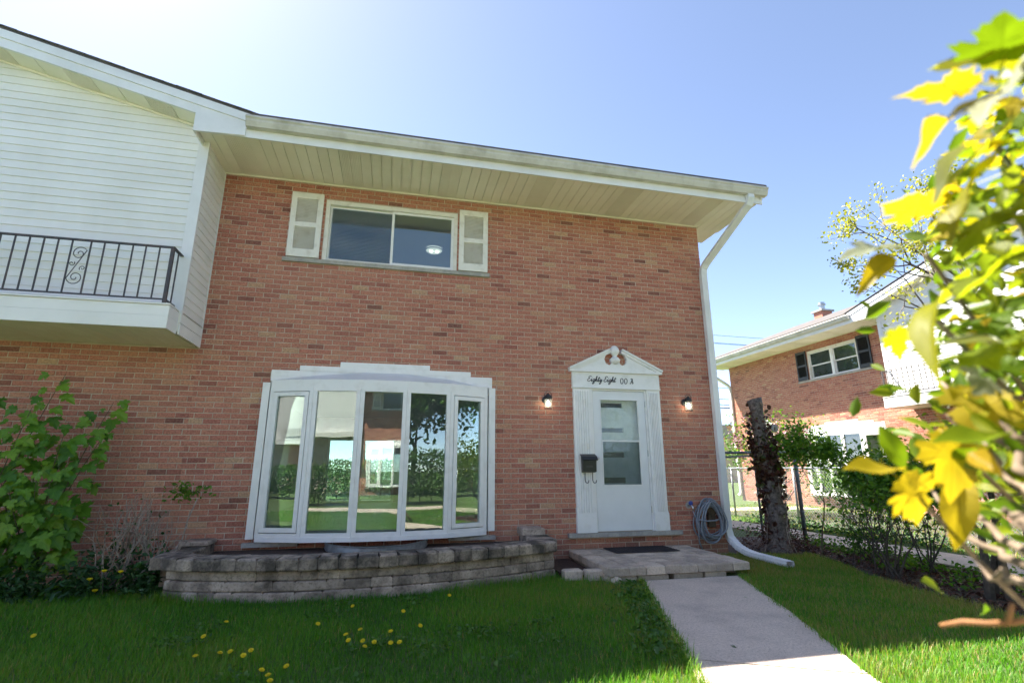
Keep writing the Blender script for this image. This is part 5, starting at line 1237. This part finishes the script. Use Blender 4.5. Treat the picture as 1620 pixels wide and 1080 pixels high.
# ------------------------------------------------------------------ grass
def in_poly(x, y, poly):
    r = np.zeros(len(x), bool); n = len(poly)
    for i in range(n):
        x0, y0 = poly[i]; x1, y1 = poly[(i+1) % n]; c = ((y0 > y) != (y1 > y)) & (x < (x1-x0)*(y-y0)/((y1-y0) if y1 != y0 else 1e-9)+x0); r ^= c
    return r
HOLE = [[(2.83, -1.40), (2.02, -3.69), (.97, -6.6), (-.1, -9.4), (1.0, -9.4), (1.98, -6.9), (2.93, -4.17), (3.35, -3.2), (4.03, -1.40)], [(2.42, -1.42), (4.26, -1.42), (4.26, .05), (2.42, .05)], [(2.0, -1.2), (2.5, -1.45), (2.5, 0), (2.0, 0)],
        [(-2.26, 0), (-2.2, -1.1)]+[(c[0], c[1]-.0) for c in ctrl]+[(2.02, 0)], [(6.1, .5), (6.1, -.3), (5.94, -1.0), (5.6, -1.7), (5.42, -2.4), (5.3, -3.4), (5.05, -5.2), (8.3, -5.2), (8.3, 1)], [(5.0, .02), (5.55, -.2), (5.88, -.4), (6.1, -.2), (6.3, .5), (6.9, .9), (6.9, 1.6), (5.0, 1.6)],
        [(-8, .0), (8, 0), (8, 9), (-8, 9)], [(4.9, 0), (5.05, -.3), (5.0, -1.12), (5.1, -1.12), (5.1, -.3), (5.0, 0)]]
def field(x, y):                                       # smooth patchiness
    return .5+.22*np.sin(1.7*x+.6*y)+.18*np.sin(-.9*x+2.3*y+1)+.15*np.sin(3.9*x-1.2*y+2)+.12*np.sin(5.1*x+6.3*y)
def grass(name, x0, x1, y0, y1, n, hmin, hmax, w0, holes=True, pts=None):
    if pts is None: x = rng.uniform(x0, x1, n); y = rng.uniform(y0, y1, n)
    else: x, y = pts; n = len(x)
    keep = np.ones(n, bool)
    if holes:
        for hpoly in HOLE: keep &= ~in_poly(x, y, hpoly)
    x, y = x[keep], y[keep]; n = len(x); fl = np.clip(field(x, y), 0, 1); h = rng.uniform(hmin, hmax, n)*(.65+.6*fl)
    a = rng.uniform(0, 2*np.pi, n); b = a+np.pi/2; ln = rng.uniform(.15, .75, n)*h; w = w0*rng.uniform(.7, 1.3, n)
    dx, dy = np.cos(a), np.sin(a); wx, wy = np.cos(b)*w/2, np.sin(b)*w/2; z = np.zeros(n)
    V = np.stack([np.stack([x-wx, y-wy, z], 1), np.stack([x+wx, y+wy, z], 1), np.stack([x+dx*ln*.35-wx*.8, y+dy*ln*.35-wy*.8, h*.6], 1), np.stack([x+dx*ln*.35+wx*.8, y+dy*ln*.35+wy*.8, h*.6], 1), np.stack([x+dx*ln, y+dy*ln, h], 1)], 1).reshape(-1, 3)
    i = np.arange(n)[:, None]*5; T = np.concatenate([i+[0, 1, 3], i+[0, 3, 2], i+[2, 3, 4]], 1).reshape(-1, 3)
    tt = np.clip(rng.normal(.42, .2, n)+.62*(fl-.5), 0, .94); dry = np.clip((x-1.0)/3, 0, 1)*np.clip((y+4.6)/1.2, 0, 1)*(.45+.55*fl); tt = np.clip(tt+.32*dry, 0, .95); tt = np.where(rng.random(n) < .035+.30*dry, 1., tt)  # dry: brown lens-flare tint put into the blade colours, stronger to the right
    return tri_mesh(name, V, T, 'grass', None, 'stuff', np.repeat(tt, 3))
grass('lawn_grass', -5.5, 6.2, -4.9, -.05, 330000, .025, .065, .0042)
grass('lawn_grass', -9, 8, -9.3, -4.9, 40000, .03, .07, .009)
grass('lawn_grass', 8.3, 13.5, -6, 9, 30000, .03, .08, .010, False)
ex, ey = [], []
for (a, b, m_) in (((2.80, -1.43), (1.985, -3.68), 900), ((1.985, -3.68), (1.5, -5.0), 500), ((4.06, -1.43), (3.36, -3.2), 700), ((3.36, -3.2), (2.93, -4.17), 500), ((2.93, -4.17), (2.55, -5.2), 400), ((2.0, -1.02), (2.5, -1.5), 250), ((4.25, -1.42), (4.25, -.1), 250)):
    u = rng.random(m_); cl = .5+.5*np.sin(u*23+a[0]*9); k_ = rng.random(m_) < .25+.75*cl; ex.append((a[0]+(b[0]-a[0])*u+rng.normal(0, .022, m_))[k_]); ey.append((a[1]+(b[1]-a[1])*u+rng.normal(0, .02, m_))[k_])
for i in range(len(ctrl)-1):
    u = rng.random(260); ex.append(ctrl[i][0]+(ctrl[i+1][0]-ctrl[i][0])*u+rng.normal(0, .03, 260)); ey.append(ctrl[i][1]+(ctrl[i+1][1]-ctrl[i][1])*u-.0+np.abs(rng.normal(0, .03, 260))*-1)
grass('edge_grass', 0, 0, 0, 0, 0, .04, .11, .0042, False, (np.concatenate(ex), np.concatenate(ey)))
cl = np.stack([rng.uniform(-3.6, 1.6, 26), rng.uniform(-3.9, -1.7, 26)], 1); n = 1100; k_ = rng.integers(0, 26, n); x = cl[k_, 0]+rng.normal(0, .10, n); y = cl[k_, 1]+rng.normal(0, .08, n)
o = cards('clover_patch', np.stack([x, y, rng.uniform(.03, .065, n)], 1), (0, -.1, 1.6), .03, 'clover', None, 'stuff', .9)
n = 700; u = rng.random(n); x = 2.80-.83*u+rng.normal(-.12, .13, n); y = -1.5-2.2*u+rng.normal(0, .05, n); kk = ~in_poly(x, y, HOLE[0])
P = np.stack([x, y, rng.uniform(.02, .06, n)], 1)[kk]
o = cards('clover_patch', P, (0, -.1, 1.6), .045, 'clover', None, 'stuff', .8)
for (px, py, lab, mk) in ((1040, 979, 'yellow fallen leaf at the left edge of the walkway', 'leaf_yellow'), (1182, 944, 'small dark leaf lying on the walkway', 'leaf_shrub'), (1155, 1020, 'tiny pale leaf on the walkway near the crack', 'leaf_pale')):
    d = ray(px, py); p = CAM+d*((.028-CAMZ)/d.z); me = LO[mk][0] if mk in LO else LM[mk][0]
    o = bpy.data.objects.new('fallen_leaf', me); col.objects.link(o); o.location = p; o.scale = (.05,)*3 if mk != 'leaf_shrub' else (.03,)*3; o.rotation_euler = (R(rnd(-10, 10)), R(rnd(-10, 10)), rnd(0, 6)); tag(o, lab, 'leaf', 'fallen leaves')
print('objects', len(bpy.data.objects))
